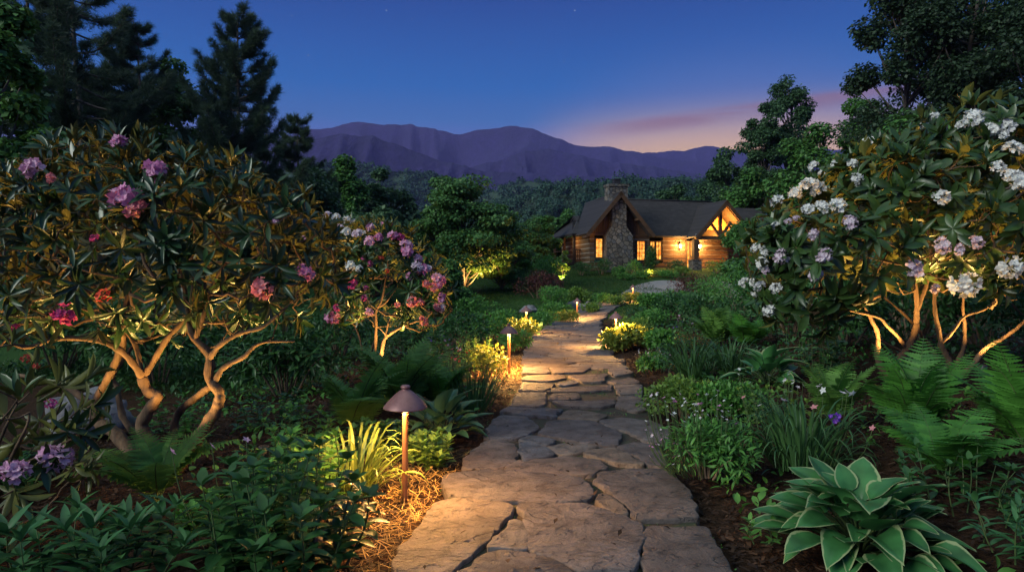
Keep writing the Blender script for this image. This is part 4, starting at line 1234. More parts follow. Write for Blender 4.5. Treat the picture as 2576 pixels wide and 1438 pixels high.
rhododendron('large white flowering rhododendron on pale lit stems, taller than the house roof behind', onground(2270, RB), S3, LE3, 820, .19,
  z7b([(905,385,44,'white'),(600,510,32,'white'),(722,505,30,'white'),(810,500,32,'white'),(565,625,56,'white'),(625,640,44,'white'),(490,672,46,'white'),(395,712,40,'white'),(830,580,36,'white'),(640,555,24,'white'),
   (560,752,36,'white'),(640,740,46,'white'),(722,735,44,'white'),(785,825,48,'blush'),(385,840,24,'white'),(588,890,30,'blush'),(280,960,34,'white'),(330,975,26,'white'),(420,1005,46,'blush'),(312,1042,36,'white'),(330,1075,24,'blush'),
   (650,1000,46,'blush'),(602,1102,36,'blush'),(215,1150,30,'white'),(262,1140,22,'white'),(300,1172,32,'white'),(385,1180,34,'white'),(275,1205,24,'white'),(350,1298,36,'white'),(1295,682,48,'white'),(1130,1066,54,'blush'),(1420,1145,72,'white'),
   (1665,1060,74,'white'),(1260,1170,28,'blush'),(1300,940,46,'blush'),(1480,922,42,'blush'),(1390,960,30,'blush'),(1470,250,50,'white'),(1412,285,30,'white'),(1565,310,40,'white'),(1650,290,40,'white'),(1260,242,26,'white'),(1205,292,28,'white'),(1680,420,48,'white'),(1600,520,44,'white'),
   (1700,590,60,'white'),(1655,565,40,'white'),(1720,430,30,'white'),(1630,340,24,'white'),(455,820,20,'blush'),(495,800,18,'blush')]),
  3, 'rhodo_light', lambda p: (1.36 if p[0] > 3.3 else .80) + .12 * math.sin(p[0] * 4), nbranch=46, leaf=leaf_tpl(5, .33, .52, .3, .2))
# low leafy one at the left edge, close by
S4 = [(px_curve([(-60,1000,3.7),(60,800,3.65),(150,620,3.6),(170,540,3.6)], z4, 10), .012, .005), (px_curve([(-80,900,3.7),(0,700,3.7),(60,560,3.7)], z4, 8), .012, .006)]
LE4 = [(-2.65, 3.7, .62, .42, .4, .30), (-2.75, 3.6, .36, .45, .4, .26), (-2.75, 3.8, .85, .3, .3, .2)]
rhododendron('low rhododendron at the photo edge with two open lilac flower heads and deep pink buds', (-2.75, 3.75, 0), S4, LE4, 70, .165,
  [(38,1190,76,'lilac'),(134,1160,80,'lilac'),(126,1020,34,'magenta*'),(64,908,22,'red*'),(88,925,18,'red*')], 4, 'rhodo_light', .1)

# ------------------------------------------------------------------ trees
def broad_tree(name, label, loc, h, rx, trunk_r=.15, nclump=26, leaves=260, leaf=.16, cb=.25, mat='oak', seed=0, group=None, flat=.7, sigma=.34, shape=1.0, cat='tree', tpl=CARD_LEAF, ry=None, bark=None, lean=0):
    r = np.random.default_rng(seed)
    ry = ry or rx
    root = thing(name, label, cat, loc, r.uniform(0, 0), group)
    z0 = h * cb; cz = (h + z0) / 2; rz = (h - z0) / 2
    C = []
    while len(C) < nclump:
        d = unit(r.normal(size=3)); k = r.uniform(.2, .88) ** .55
        p = d * k
        w = (1 - .45 * max(0, p[2]) * shape)
        C.append(np.array([p[0] * rx * w + lean * max(0, p[2]), p[1] * ry * w, cz + p[2] * rz]))
    C = np.array(C)
    tr = MB()
    top = np.array([lean * .6, 0, h * .86])
    tp = np.array([top * t + np.array([r.normal(0, .03), r.normal(0, .03), 0]) * h * .3 * (t > 0) for t in np.linspace(0, 1, 8)])
    tr.tube(tp, np.linspace(trunk_r, trunk_r * .2, 8), 8, jit=.08)
    for c in C:
        zs = np.clip(c[2] - .5 * np.hypot(c[0], c[1]) - .1 * h, z0 * .55, h * .8)
        a = np.array([np.interp(zs, tp[:, 2], tp[:, 0]), np.interp(zs, tp[:, 2], tp[:, 1]), zs])
        mid = a + (c - a) * .5 + np.array([0, 0, -.06 * h * r.random()])
        tr.tube(curve_pts([a, mid, c], 6), np.linspace(trunk_r * .32, .012, 6), 5, cap=False)
    tr.build('trunk', bark or BARK_DARK, root)
    mb = MB()
    cr_ = sigma * rx
    for c in C:
        n = int(leaves * r.uniform(.6, 1.4))
        d = unit(r.normal(size=(n, 3)))
        rad = r.uniform(.25, 1.05, n)[:, None] ** .6 * cr_ * r.uniform(.7, 1.2)
        p = c + d * rad * np.array([1, 1, flat])
        nn = unit(d * .6 + np.array([0, 0, .8]) + r.normal(0, .45, (n, 3)))
        dd = unit(np.cross(nn, r.normal(size=(n, 3))) + d * .4 + np.array([0, 0, -.25]))
        mb.inst(tpl, frames(dd, nn), p, leaf * r.uniform(.6, 1.25, n))
    mb.build('crown', M[mat], root)
    return root

def pine_tree(label, loc, h, spread, seed, cb=.12, trunk_r=.17, asc=.25, nwhorl=15, dens=1.0, group=None, mat='pine', tuft=.30, shape=.85, lean=0, holes=.12):
    r = np.random.default_rng(seed)
    root = thing('pine_tree', label, 'pine tree', loc, 0, group)
    tr, nb = MB(), MB()
    tp = np.array([(lean * t * t + r.normal(0, .05) * (t > 0), r.normal(0, .05), h * t) for t in np.linspace(0, 1, 12)])
    tr.tube(tp, np.linspace(trunk_r, .025, 12), 9, jit=.06)
    D, U_, T, S = [], [], [], []
    for wi in range(nwhorl):
        t = cb + (1 - cb) * (wi + r.uniform(-.2, .2)) / nwhorl
        t = min(max(t, cb), .985)
        z = t * h
        c = np.array([np.interp(z, tp[:, 2], tp[:, 0]), np.interp(z, tp[:, 2], tp[:, 1]), z])
        Lw = spread * (1 - ((t - cb) / (1 - cb))) ** shape * (1.0 if t > cb + .12 else .75) + .35
        for k in range(r.integers(4, 7)):
            if r.random() < holes: continue
            ph = r.uniform(0, 2 * math.pi); L_ = Lw * r.uniform(.62, 1.15)
            e0 = asc * (0.4 + 1.6 * t) + r.normal(0, .1)
            out = np.array([math.cos(ph), math.sin(ph), 0])
            side = np.array([-math.sin(ph), math.cos(ph), 0])
            m_ = 8
            pts = np.array([c + out * L_ * s + np.array([0, 0, 1]) * L_ * (e0 * s + .30 * s ** 3 - .12 * math.sin(s * 3.1)) + side * L_ * .06 * math.sin(s * 3 + ph * 3) for s in np.linspace(0, 1, m_)])
            tr.tube(pts, np.linspace(trunk_r * .26 * (.4 + L_ / spread), .012, m_), 5, cap=False)
            nt_ = int(L_ * 15 * dens) + 4
            for q in range(nt_):
                s = 1 - r.random() * .74
                p = np.array([np.interp(s, np.linspace(0, 1, m_), pts[:, i]) for i in range(3)])
                off = r.normal(0, 1) * .15 * L_ * (1.12 - s)
                base = p + side * off + np.array([0, 0, abs(r.normal(0, .035 * L_ ** .5))]) + out * abs(off) * .5
                for _ in range(3):
                    dirn = unit(out * .8 + side * np.sign(off) * .5 + np.array([0, 0, .55]) + r.normal(0, .4, 3))
                    D.append(dirn); U_.append(r.normal(size=3)); T.append(base + r.normal(0, .07, 3)); S.append(tuft * r.uniform(.7, 1.2))
    tr.build('trunk', BARK_DARK, root)
    nb.inst(NEEDLES, frames(np.array(D), np.array(U_)), np.array(T), np.array(S))
    nb.build('needles', M[mat], root)
    return root

# ------------------------------------------------------------------ small plants
def bush_mesh(r, rx, ry, h, n, tpl, L0, up=.5, shell=.55, lumps=9, stems=True, z0=0.0):
    fo, st = MB(), MB()
    C = []
    for k in range(lumps):
        a = r.uniform(0, 6.3); q = math.sqrt(r.uniform(0, 1)) * .72
        C.append((q * math.cos(a) * rx, q * math.sin(a) * ry, h * (z0 + (.72 - z0) * (1 - .6 * q * q) * r.uniform(.75, 1.05))))
    C = np.array(C)
    if stems:
        for c in C:
            b = np.array([c[0] * .25, c[1] * .25, 0])
            st.tube(curve_pts([b, b + (c - b) * .5 + np.array([0, 0, .08 * h]), c], 6), np.linspace(.012, .005, 6) * (h / .6) ** .5, 5, cap=False)
    m_ = n // lumps
    for c in C:
        d = unit(r.normal(size=(m_, 3)))
        rad = r.uniform(shell, 1.0, m_)[:, None]
        p = c + d * rad * np.array([rx * .42, ry * .42, h * .33])
        ok = p[:, 2] > .02
        p, d = p[ok], d[ok]
        n_ = unit(d * .5 + np.array([0, 0, up]) + r.normal(0, .35, d.shape))
        dd = unit(d * .9 + np.cross(n_, r.normal(size=d.shape)) * .7 + np.array([0, 0, .1]))
        fo.inst(tpl, frames(dd, n_), p, L0 * r.uniform(.6, 1.2, len(p)))
    return fo, st

def bush(name, label, loc, rx, h, n, tpl, L0, mat, seed, cat='shrub', ry=None, group=None, **kw):
    r = np.random.default_rng(seed)
    root = thing(name, label, cat, loc, 0, group)
    fo, st = bush_mesh(r, rx, ry or rx, h, n, tpl, L0, **kw)
    fo.build('foliage', M[mat], root)
    if st.n: st.build('stems', M['twig'], root)
    return root

def fern(label, loc, size, nf, seed, mat='fern', spread=1.0, group=None, upright=.75, pinnae=22, face=None):
    """arching fronds, each a rib with tapering toothed leaflets on both sides"""
    r = np.random.default_rng(seed)
    root = thing('fern', label, 'fern', loc, 0, group)
    mb, st = MB(), MB()
    # a leaflet with notched edges
    k = 7
    ys_ = np.linspace(0, 1, k)
    V = []
    for i, y in enumerate(ys_):
        w = .13 * (1 - y ** 1.6) + .008
        V += [(-w, y + .05 * (i % 2), -.05 * y * y), (0, y, .02 - .06 * y * y), (w, y + .05 * (i % 2), -.05 * y * y)]
        if i < k - 1: V += [(-w * .5, y + .09, -.05 * y * y), (0, y + .09, .02 - .06 * y * y), (w * .5, y + .09, -.05 * y * y)]
    V = np.array(V); m_ = len(V) // 3
    a = np.arange(2)
    pin = (V, np.concatenate([np.stack([i * 3 + a, i * 3 + a + 1, (i + 1) * 3 + a + 1, (i + 1) * 3 + a], 1) for i in range(m_ - 1)]), None)
    for f in range(nf):
        ph = f / nf * 2 * math.pi * 1.0 + r.normal(0, .3)
        if face is not None and r.random() < .5: ph = face + r.normal(0, .8)
        L_ = size * r.uniform(.7, 1.1)
        el = upright * r.uniform(.75, 1.2)
        out = np.array([math.cos(ph), math.sin(ph), 0]); side = np.array([-math.sin(ph), math.cos(ph), 0])
        s = np.linspace(0, 1, pinnae + 6)
        ang = el * 1.3 - s ** 1.5 * r.uniform(.6, 1.25) * spread
        dx = np.cumsum(np.cos(ang)) / len(s) * L_; dz = np.cumsum(np.sin(ang)) / len(s) * L_
        P = out * dx[:, None] + np.array([0, 0, 1]) * dz[:, None] + side * (np.sin(s * 2 + f) * .05 * L_)[:, None]
        st.tube(P[::3], np.linspace(.006, .0015, len(P[::3])) * (size / .7), 4, cap=False)
        tan = unit(np.gradient(P, axis=0)); nrm_ = unit(np.cross(tan, side[None])); nrm_ *= np.sign(nrm_[:, 2:3] + 1e-6)
        for i in range(5, len(s)):
            t = (i - 5) / (len(s) - 6)
            pl = L_ * .27 * (math.sin(math.pi * min(1, (t * .86 + .14)) ** .8) ** .8) * (1 - .25 * t) + .004
            sd = unit(np.cross(nrm_[i], tan[i]))
            for sg in (-1, 1):
                dd = unit(sd * sg + tan[i] * .38 + r.normal(0, .05, 3) - np.array([0, 0, .10]))
                mb.inst(pin, frames(dd[None], (nrm_[i] + r.normal(0, .12, 3))[None]), P[i:i + 1] + sd * sg * .002, np.array([[pl * 1.0, pl, pl]]))
    mb.build('fronds', M[mat], root); st.build('ribs', M['stem'], root)
    return root

def hosta(label, loc, size, nl, seed, mat='hosta', tpl=HOSTA_LEAF, Lf=.34, group=None, tilt0=75):
    r = np.random.default_rng(seed)
    root = thing('hosta', label, 'hosta', loc, 0, group)
    mb, st = MB(), MB()
    D, U_, T, S = [], [], [], []
    for k in range(nl):
        t = (k + .5) / nl                       # 0 centre, 1 rim
        ph = k * 2.39996 + r.normal(0, .15)
        out = np.array([math.cos(ph), math.sin(ph), 0])
        el = math.radians(tilt0 * (1 - t) ** .9 + 2 + r.normal(0, 9))
        rad = size * (.06 + .36 * t ** .75) * r.uniform(.85, 1.1)
        z = size * (.36 - .28 * t ** 1.3) * r.uniform(.85, 1.15)
        p = out * rad + np.array([0, 0, z])
        d = out * math.cos(el) + np.array([0, 0, math.sin(el)])
        D.append(d); U_.append(-out * math.sin(el) + np.array([0, 0, math.cos(el)]) + r.normal(0, .14, 3)); T.append(p)
        q_ = Lf * r.uniform(.65, 1.2); S.append((q_ * r.uniform(.85, 1.15), q_, q_ * r.uniform(.5, 2.0)))
        st.tube(curve_pts([out * .03, out * rad * .5 + np.array([0, 0, z * .65]), p + d * .01], 5), .0055 * size / .6, 5, cap=False)
    mb.inst(tpl, frames(np.array(D), np.array(U_)), np.array(T), np.array(S))
    mb.build('leaves', M[mat], root); st.build('stalks', M['stem'], root)
    return root

def blades(name, label, loc, size, nb, seed, mat='strap', tpl=BLADE, width=1.0, cat='plant', up=.9, group=None, base_r=.08, arch=None):
    r = np.random.default_rng(seed)
    root = thing(name, label, cat, loc, 0, group)
    mb = MB()
    ph = r.uniform(0, 6.3, nb); q = np.sqrt(r.uniform(0, 1, nb))
    el = up * r.uniform(.45, 1.25, nb)
    out = np.stack([np.cos(ph), np.sin(ph), np.zeros(nb)], 1)
    D = out * np.cos(el)[:, None] + np.array([0, 0, 1]) * np.sin(el)[:, None]
    N_ = -out * np.sin(el)[:, None] + np.array([0, 0, 1]) * np.cos(el)[:, None] + r.normal(0, .2, (nb, 3))
    S = size * r.uniform(.6, 1.15, nb)
    mb.inst(tpl, frames(D, N_), out * (q * base_r)[:, None], np.stack([S * width, S, S], 1))
    mb.build('leaves', M[mat], root)
    return root

def stem_plant(name, label, loc, rad, h, ns, tpl, L0, mat, seed, pairs=6, cat='plant', group=None, tilt=.35, face=(.15, .7), start=.18, whorl=2):
    """upright leafy stems"""
    r = np.random.default_rng(seed)
    root = thing(name, label, cat, loc, 0, group)
    mb, st = MB(), MB()
    for k in range(ns):
        ph = r.uniform(0, 6.3); q = math.sqrt(r.uniform(0, 1))
        b = np.array([math.cos(ph), math.sin(ph), 0]) * rad * q * .75
        hh = h * r.uniform(.6, 1.1) * (1 - .25 * q)
        top = b * (1 + tilt) + np.array([r.normal(0, .06), r.normal(0, .06), 1]) * hh
        pts = curve_pts([b, (b + top) / 2 + r.normal(0, .02, 3), top], 8)
        st.tube(pts, np.linspace(.006, .0025, 8) * (h / .5) ** .5, 5, cap=False)
        D, U_, T, S = [], [], [], []
        for i in range(pairs):
            s = start + (1 - start) * i / (pairs - 1)
            p = np.array([np.interp(s, np.linspace(0, 1, 8), pts[:, j]) for j in range(3)])
            a0 = i * 1.4 + r.uniform(0, .6)
            kk = whorl if i < pairs - 1 else whorl + 2
            for j in range(kk):
                a = a0 + j * 2 * math.pi / kk + r.normal(0, .15)
                e = r.uniform(*face) + (.4 if i == pairs - 1 else 0)
                o_ = np.array([math.cos(a), math.sin(a), 0])
                D.append(o_ * math.cos(e) + np.array([0, 0, math.sin(e)])); U_.append(-o_ * math.sin(e) + np.array([0, 0, math.cos(e)]) + r.normal(0, .15, 3))
                T.append(p); S.append(L0 * r.uniform(.7, 1.15) * (1.05 - .35 * s))
        mb.inst(tpl, frames(np.array(D), np.array(U_)), np.array(T), np.array(S))
    mb.build('foliage', M[mat], root); st.build('stems', M['stem'], root)
    return root

def flower_mesh(mat, seed=1, np_=5, wid=.6):
    r = np.random.default_rng(seed); mb = MB()
    pt = leaf_tpl(2, wid, .6, .2, .12)
    t = np.arange(np_) / np_ * 2 * math.pi
    d = np.stack([np.cos(t), np.sin(t), np.full(np_, .35)], 1)
    mb.inst(pt, frames(d, np.tile([0, 0, 1.], (np_, 1))), np.zeros((np_, 3)), np.full(np_, .5) * r.uniform(.85, 1.1, np_))
    return mb.mesh('flower', mat)
FLOWER = {k: flower_mesh(M[k], i) for i, k in enumerate(('white', 'blush', 'pink', 'lilac', 'violet', 'magenta', 'yellow_flower', 'salmon', 'red'))}
def flowers(root, kinds, n, cx, cy, zr, rad, size, seed, stem=True):
    """single flowers on thin stalks, each flower a part"""
    r = np.random.default_rng(seed); st = MB()
    for k in range(n):
        a = r.uniform(0, 6.3); q = math.sqrt(r.uniform(0, 1)) * rad
        p = np.array([cx + q * math.cos(a), cy + q * math.sin(a), r.uniform(*zr)])
        if stem: st.tube(curve_pts([(p[0] * .6, p[1] * .6, 0.02), p * np.array([.9, .9, .6]), p], 5), .0025, 4, cap=False)
        o = put('flower', FLOWER[kinds[k % len(kinds)]], root, p, (r.uniform(.1, 1.1), r.uniform(-.5, .5), r.uniform(0, 6)), size * r.uniform(.7, 1.2))
    if stem and n: st.build('flower_stalks', M['stem'], root)

def rock(label, loc, sx, sy, sz, seed, group=None):
    r = np.random.default_rng(seed)
    import bmesh
    bm = bmesh.new(); bmesh.ops.create_icosphere(bm, subdivisions=4, radius=1)
    for v in bm.verts:
        n1 = mnoise.fractal(v.co * 1.3 + Vector((seed, 0, 0)), 1, 2, 4); n2 = mnoise.cell(v.co * 1.5 + Vector((seed, 3, 0)))
        v.co *= 1 + .28 * n1 + .06 * n2
        v.co.z = max(-.35, v.co.z * (1 + .3 * n1))
        v.co.x *= sx; v.co.y *= sy; v.co.z *= sz
    me = bpy.data.meshes.new('rock'); bm.to_mesh(me); bm.free()
    for p in me.polygons: p.use_smooth = True
    me.materials.append(ROCK)
    o = put('rock', me, None, loc, (0, 0, r.uniform(0, 6)))
    return tag(o, label, 'rock', group)
ROCK = rough_mat('garden_rock', (.10, .10, .12), (.30, .29, .32), scale=3, bump=1.0, bscale=9, dist=.04, c3=(.2, .2, .23))
# ------------------------------------------------------------------ uplights hidden among the plants
SPOT_ME = MB().lathe([(0, .0), (.012, .0), (.012, .09), (.034, .10), (.038, .12), (.038, .19), (.034, .195), (.032, .175), (0, .175)], 14).mesh('housing', BLACK_METAL)
SPOT_LN = MB().lathe([(0, .178), (.031, .178)], 14).mesh('lens', emit_mat('spot_glass', (1, .6, .25), 6.0))
def uplight(loc, aim, energy, label, angle=110, color=(1.0, .56, .15), r=.03):
    t = thing('garden_spotlight', label, 'spotlight', loc, 0, 'spotlights set among the plants')
    put('housing', SPOT_ME, t); put('lens', SPOT_LN, t)
    spot_light('spot_bulb', (0, 0, .21), np.array(aim) - np.array(loc), energy, angle, t, r, color)

p = np.array([-2.42, 4.70, .0]); uplight(p, (-2.38, 5.05, 2.0), 95, 'black garden spotlight between the twisted rhododendron trunks', 112)
p = np.array([-3.2, 4.85, .0]); uplight(p, (-3.25, 5.1, 2.0), 100, 'black garden spotlight left of the twisted rhododendron trunks', 108)
p = np.array([-1.80, 4.95, .0]); uplight(p, (-1.9, 5.05, 2.0), 80, 'black garden spotlight right of the twisted rhododendron trunks', 92)
p = np.array([-1.62, 8.75, .0]); uplight(p, (-1.6, 9.0, 1.6), 190, 'black garden spotlight under the pink and lilac rhododendron', 105)
p = np.array([3.72, 6.55, .35]); uplight(p, (3.75, 6.8, 2.0), 160, 'black garden spotlight at the foot of the pale white rhododendron stems', 112)
p = np.array([4.55, 6.6, .38]); uplight(p, (4.55, 6.9, 2.0), 150, 'black garden spotlight beside the leaning right stem of the white rhododendron', 112)
p = onground(1205, 33.0); uplight(p, (-1.8, 34.2, 2.8), 1500, 'distant garden spotlight at the foot of the layered dark tree', 100)
p = onground(1412, 38.7); uplight(p, (2.95, 40, 3.2), 420, 'distant garden spotlight at the foot of the slim sapling by the house', 90)
p = onground(1632, 41.3); uplight(p, (8.5, 43, 2.6), 200, 'distant garden spotlight at the edge of the driveway below the house', 120)

# ------------------------------------------------------------------ trees at the left
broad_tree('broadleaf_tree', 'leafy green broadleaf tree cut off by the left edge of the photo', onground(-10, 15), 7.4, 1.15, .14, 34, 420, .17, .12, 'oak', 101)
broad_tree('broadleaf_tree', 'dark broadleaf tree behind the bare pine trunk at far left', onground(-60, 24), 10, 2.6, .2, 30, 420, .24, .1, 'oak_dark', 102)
pine_tree('tall pine with bare lower trunk rising beyond the top of the photo', onground(213, 31), 19.0, 4.6, 201, .34, .19, .10, 16, 2.0, tuft=.32, lean=-1.2, holes=.12)
pine_tree('pine crowding behind the tallest pine, its trunk hidden in the foliage', onground(70, 33), 18.5, 4.4, 202, .12, .2, .08, 18, 2.0, tuft=.34)
pine_tree('slender pine with a thin visible trunk between the tallest pine and the leafy tree', onground(362, 36), 14.0, 3.4, 203, .26, .13, .15, 15, 2.0, tuft=.33, lean=-.5)
pine_tree('dark pine low behind the tall pine trunk', onground(275, 40), 13.5, 4.6, 207, .05, .16, .1, 16, 2.0, tuft=.38)
broad_tree('broadleaf_tree', 'bright green leafy tree between the slender pine and the freestanding pine', onground(440, 36), 12.3, 2.2, .14, 44, 420, .22, .05, 'maple', 103, shape=1.5)
pine_tree('freestanding dark pine with upswept branches against the blue sky', onground(600, 34), 13.6, 3.9, 205, .05, .2, .34, 22, 2.4, tuft=.32, holes=.04, shape=.75)
pine_tree('smaller grey green pine in front of the purple mountain slope', onground(748, 46), 10.2, 3.0, 206, .03, .15, .12, 16, 1.8, tuft=.34)
pine_tree('short pine filling the gap right of the freestanding pine', onground(670, 44), 9.0, 3.2, 208, .03, .15, .12, 14, 1.8, tuft=.34)
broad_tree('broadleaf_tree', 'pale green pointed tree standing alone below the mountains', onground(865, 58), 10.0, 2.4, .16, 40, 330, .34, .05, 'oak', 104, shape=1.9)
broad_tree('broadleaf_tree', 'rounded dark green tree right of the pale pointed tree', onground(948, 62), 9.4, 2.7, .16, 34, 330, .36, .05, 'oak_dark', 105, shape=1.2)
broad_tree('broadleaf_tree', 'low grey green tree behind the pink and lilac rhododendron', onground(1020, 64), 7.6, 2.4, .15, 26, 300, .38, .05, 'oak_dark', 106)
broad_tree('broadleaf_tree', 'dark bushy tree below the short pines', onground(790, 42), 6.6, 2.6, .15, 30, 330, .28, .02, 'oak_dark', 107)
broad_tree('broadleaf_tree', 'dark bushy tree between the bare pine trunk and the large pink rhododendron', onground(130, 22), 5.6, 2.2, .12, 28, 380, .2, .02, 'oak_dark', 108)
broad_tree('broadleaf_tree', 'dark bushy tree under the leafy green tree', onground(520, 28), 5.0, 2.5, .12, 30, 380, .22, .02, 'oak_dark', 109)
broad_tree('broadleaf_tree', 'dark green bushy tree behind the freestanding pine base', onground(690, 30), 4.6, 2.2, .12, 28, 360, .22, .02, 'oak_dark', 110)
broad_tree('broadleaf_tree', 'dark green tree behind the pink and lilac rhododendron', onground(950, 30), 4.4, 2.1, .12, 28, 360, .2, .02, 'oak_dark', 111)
# the layered tree lit from below and its neighbours
broad_tree('layered_tree', 'big layered dark green tree with its branching trunk lit gold from below', onground(1168, 34.5), 6.3, 2.85, .16, 76, 480, .17, .08, 'maple', 120, flat=.36, sigma=.30, shape=1.0)
broad_tree('layered_tree', 'smaller layered green tree touching the right side of the gold lit tree', onground(1262, 36), 3.9, 1.45, .1, 34, 330, .15, .03, 'maple', 121, flat=.4, shape=1.3)
broad_tree('broadleaf_tree', 'round bright green bush in front of the gold lit tree', onground(1105, 24), 2.3, 1.0, .06, 26, 400, .11, .02, 'oak', 122)
for px, Y, h, rx, mt, lb, sd in (
  (1310, 66, 4.6, 1.7, 'oak', 'pale bluish green narrow tree just left of the cabin', 130), (1385, 60, 4.6, 1.9, 'maple', 'layered green tree standing against the cabin veranda', 131),
  (1350, 84, 11, 2.4, 'oak_dark', 'tall bluish conical tree behind the narrow pale tree', 132), (1420, 80, 10, 2.6, 'oak', 'rounded light green tree behind the cabin veranda roof', 133),
  (1290, 90, 10.6, 2.8, 'oak', 'light green rounded tree at the foot of the wooded hill', 134), (1460, 96, 12.4, 3.2, 'oak_dark', 'dark tree behind the veranda roof at the hill foot', 135),
  (1240, 74, 6.4, 2.4, 'oak', 'green tree rising over the top of the gold lit tree', 136), (1080, 80, 9.6, 3.2, 'oak_dark', 'dark tree left of the gold lit tree in the valley', 137)):
    broad_tree('broadleaf_tree', lb, onground(px, Y), h, rx, .15, 30, 330, .3, .05, mt, sd, shape=1.2)
for px, Y, h, rx, mt, lb, sd in (
  (1296, 40, 3.1, 1.25, 'oak', 'fresh green layered tree right of the gold lit tree', 138), (1338, 44, 3.5, 1.3, 'maple', 'green layered tree behind the maroon rounded shrub', 139),
  (1366, 47, 4.0, 1.25, 'oak', 'taller fresh green tree left of the cabin deck', 141), (1405, 60, 5.0, 1.5, 'maple', 'green tree just beyond the cabin deck railing', 142), (1262, 46, 4.3, 1.4, 'oak', 'fresh green tree rising behind the smaller layered tree', 143)):
    broad_tree('layered_tree', lb, onground(px, Y), h, rx, .08, 40, 330, .14, .03, mt, sd, flat=.5, shape=1.3)
broad_tree('sapling', 'slim sapling lit bright yellow beside the cabin deck', onground(1415, 39.5), 2.1, .62, .035, 16, 110, .10, .25, 'lime', 140, sigma=.3)
# ------------------------------------------------------------------ trees at the right
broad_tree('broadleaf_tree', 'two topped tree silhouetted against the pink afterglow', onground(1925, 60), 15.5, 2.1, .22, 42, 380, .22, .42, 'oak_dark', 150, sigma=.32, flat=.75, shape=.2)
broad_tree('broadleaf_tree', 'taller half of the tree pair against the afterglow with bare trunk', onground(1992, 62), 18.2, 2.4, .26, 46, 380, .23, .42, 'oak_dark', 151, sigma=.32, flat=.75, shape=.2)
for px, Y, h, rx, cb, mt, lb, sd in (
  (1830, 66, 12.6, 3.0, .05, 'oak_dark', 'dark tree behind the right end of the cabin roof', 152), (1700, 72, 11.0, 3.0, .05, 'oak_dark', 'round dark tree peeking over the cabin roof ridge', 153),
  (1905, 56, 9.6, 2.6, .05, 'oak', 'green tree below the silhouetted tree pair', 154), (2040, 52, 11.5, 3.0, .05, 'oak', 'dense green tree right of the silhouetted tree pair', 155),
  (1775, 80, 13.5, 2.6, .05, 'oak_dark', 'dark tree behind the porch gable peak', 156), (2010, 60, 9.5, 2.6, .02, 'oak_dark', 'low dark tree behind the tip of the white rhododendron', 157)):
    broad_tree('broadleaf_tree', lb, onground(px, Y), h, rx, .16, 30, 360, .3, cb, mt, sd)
for px, Y, h, rx, cb, mt, lb, sd, nc in (
  (2290, 31, 17.5, 2.7, .22, 'woods', 'tall dark tree with visible trunk forming the left edge of the right hand woods', 160, 54), (2440, 30, 18, 3.2, .12, 'woods', 'tall dark tree above the white rhododendron', 161, 56),
  (2620, 28, 17, 3.2, .10, 'woods', 'tall dark tree cut off by the right edge of the photo', 162, 50), (2190, 38, 11.5, 2.3, .05, 'oak', 'medium green tree below the tall dark trees at right', 163, 36),
  (2330, 26, 8.2, 2.6, .03, 'oak', 'green understorey tree just behind the top of the white rhododendron', 164, 40), (2520, 22, 7.2, 2.4, .03, 'woods', 'dark understorey tree behind the right side of the white rhododendron', 165, 40),
  (2120, 33, 7.2, 2.0, .03, 'woods', 'dark understorey tree behind the left shoulder of the white rhododendron', 166, 34), (2560, 40, 21, 4.0, .1, 'woods', 'tallest dark tree at the back of the right hand woods', 167, 50),
  (2370, 42, 20.5, 3.2, .15, 'woods', 'dark tree at the back showing sky through its top', 168, 44)):
    broad_tree('broadleaf_tree', lb, onground(px, Y), h, rx , .2, nc, 640, .17 if Y > 24 else .14, cb, mt, sd, sigma=.30, shape=.5)
broad_tree('layered_tree', 'bright green layered shrub tree hiding the right corner of the cabin porch', onground(1890, 27), 3.7, 1.35, .08, 36, 360, .13, .02, 'oak', 170, flat=.45)
broad_tree('layered_tree', 'green shrub tree right of the cabin behind white rhododendron flowers', onground(1965, 25), 3.5, 1.2, .08, 32, 340, .13, .02, 'maple', 171, flat=.45)

# ------------------------------------------------------------------ far woods: one mass of crowns on the slopes
def woods(name, surf, n, seed, rc, leaf, per, mat, px=None):
    r = np.random.default_rng(seed); mb = MB()
    nv, nu = surf.shape[:2]
    cand = [(j, i) for j in range(3, nv - 3) for i in range(1, nu - 1)]
    if px: cand = [c for c in cand if px[0] < CX + F * surf[c][0] / surf[c][1] < px[1] and c[0] < nv * px[2]]
    for k in range(n):
        j, i = cand[r.integers(len(cand))]
        p = surf[j, i] + r.normal(0, rc * .6, 3) * np.array([1, 1, 0])
        c = rc * r.uniform(.55, 1.25); hz_ = c * r.uniform(.9, 1.6)
        d = unit(r.normal(size=(per, 3))); d[:, 2] = np.abs(d[:, 2])
        q = p + d * r.uniform(.75, 1.05, per)[:, None] * np.array([c, c, hz_])
        q[:, 2] -= c * .4
        nn = unit(d + r.normal(0, .4, d.shape))
        mb.inst(CARD_LEAF, frames(np.cross(nn, r.normal(size=d.shape)), nn), q, leaf * r.uniform(.6, 1.3, per))
    tag(mb.build(name, M[mat]), kind='stuff')
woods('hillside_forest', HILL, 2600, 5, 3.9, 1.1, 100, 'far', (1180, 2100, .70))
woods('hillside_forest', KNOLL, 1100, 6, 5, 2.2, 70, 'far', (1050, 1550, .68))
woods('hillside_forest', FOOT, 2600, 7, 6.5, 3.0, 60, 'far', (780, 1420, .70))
def valley():
    r = np.random.default_rng(8)
    S = np.zeros((40, 60, 3))
    for j in range(40):
        for i in range(60):
            Y = 110 + j * 4.5; x = -110 + i * 4.2 + r.normal(0, 1)
            S[j, i] = (x, Y, zp(x, Y) + 7 + r.uniform(-2, 4))
    return S
woods('valley_forest', valley(), 800, 9, 4.0, 1.0, 160, 'oak')

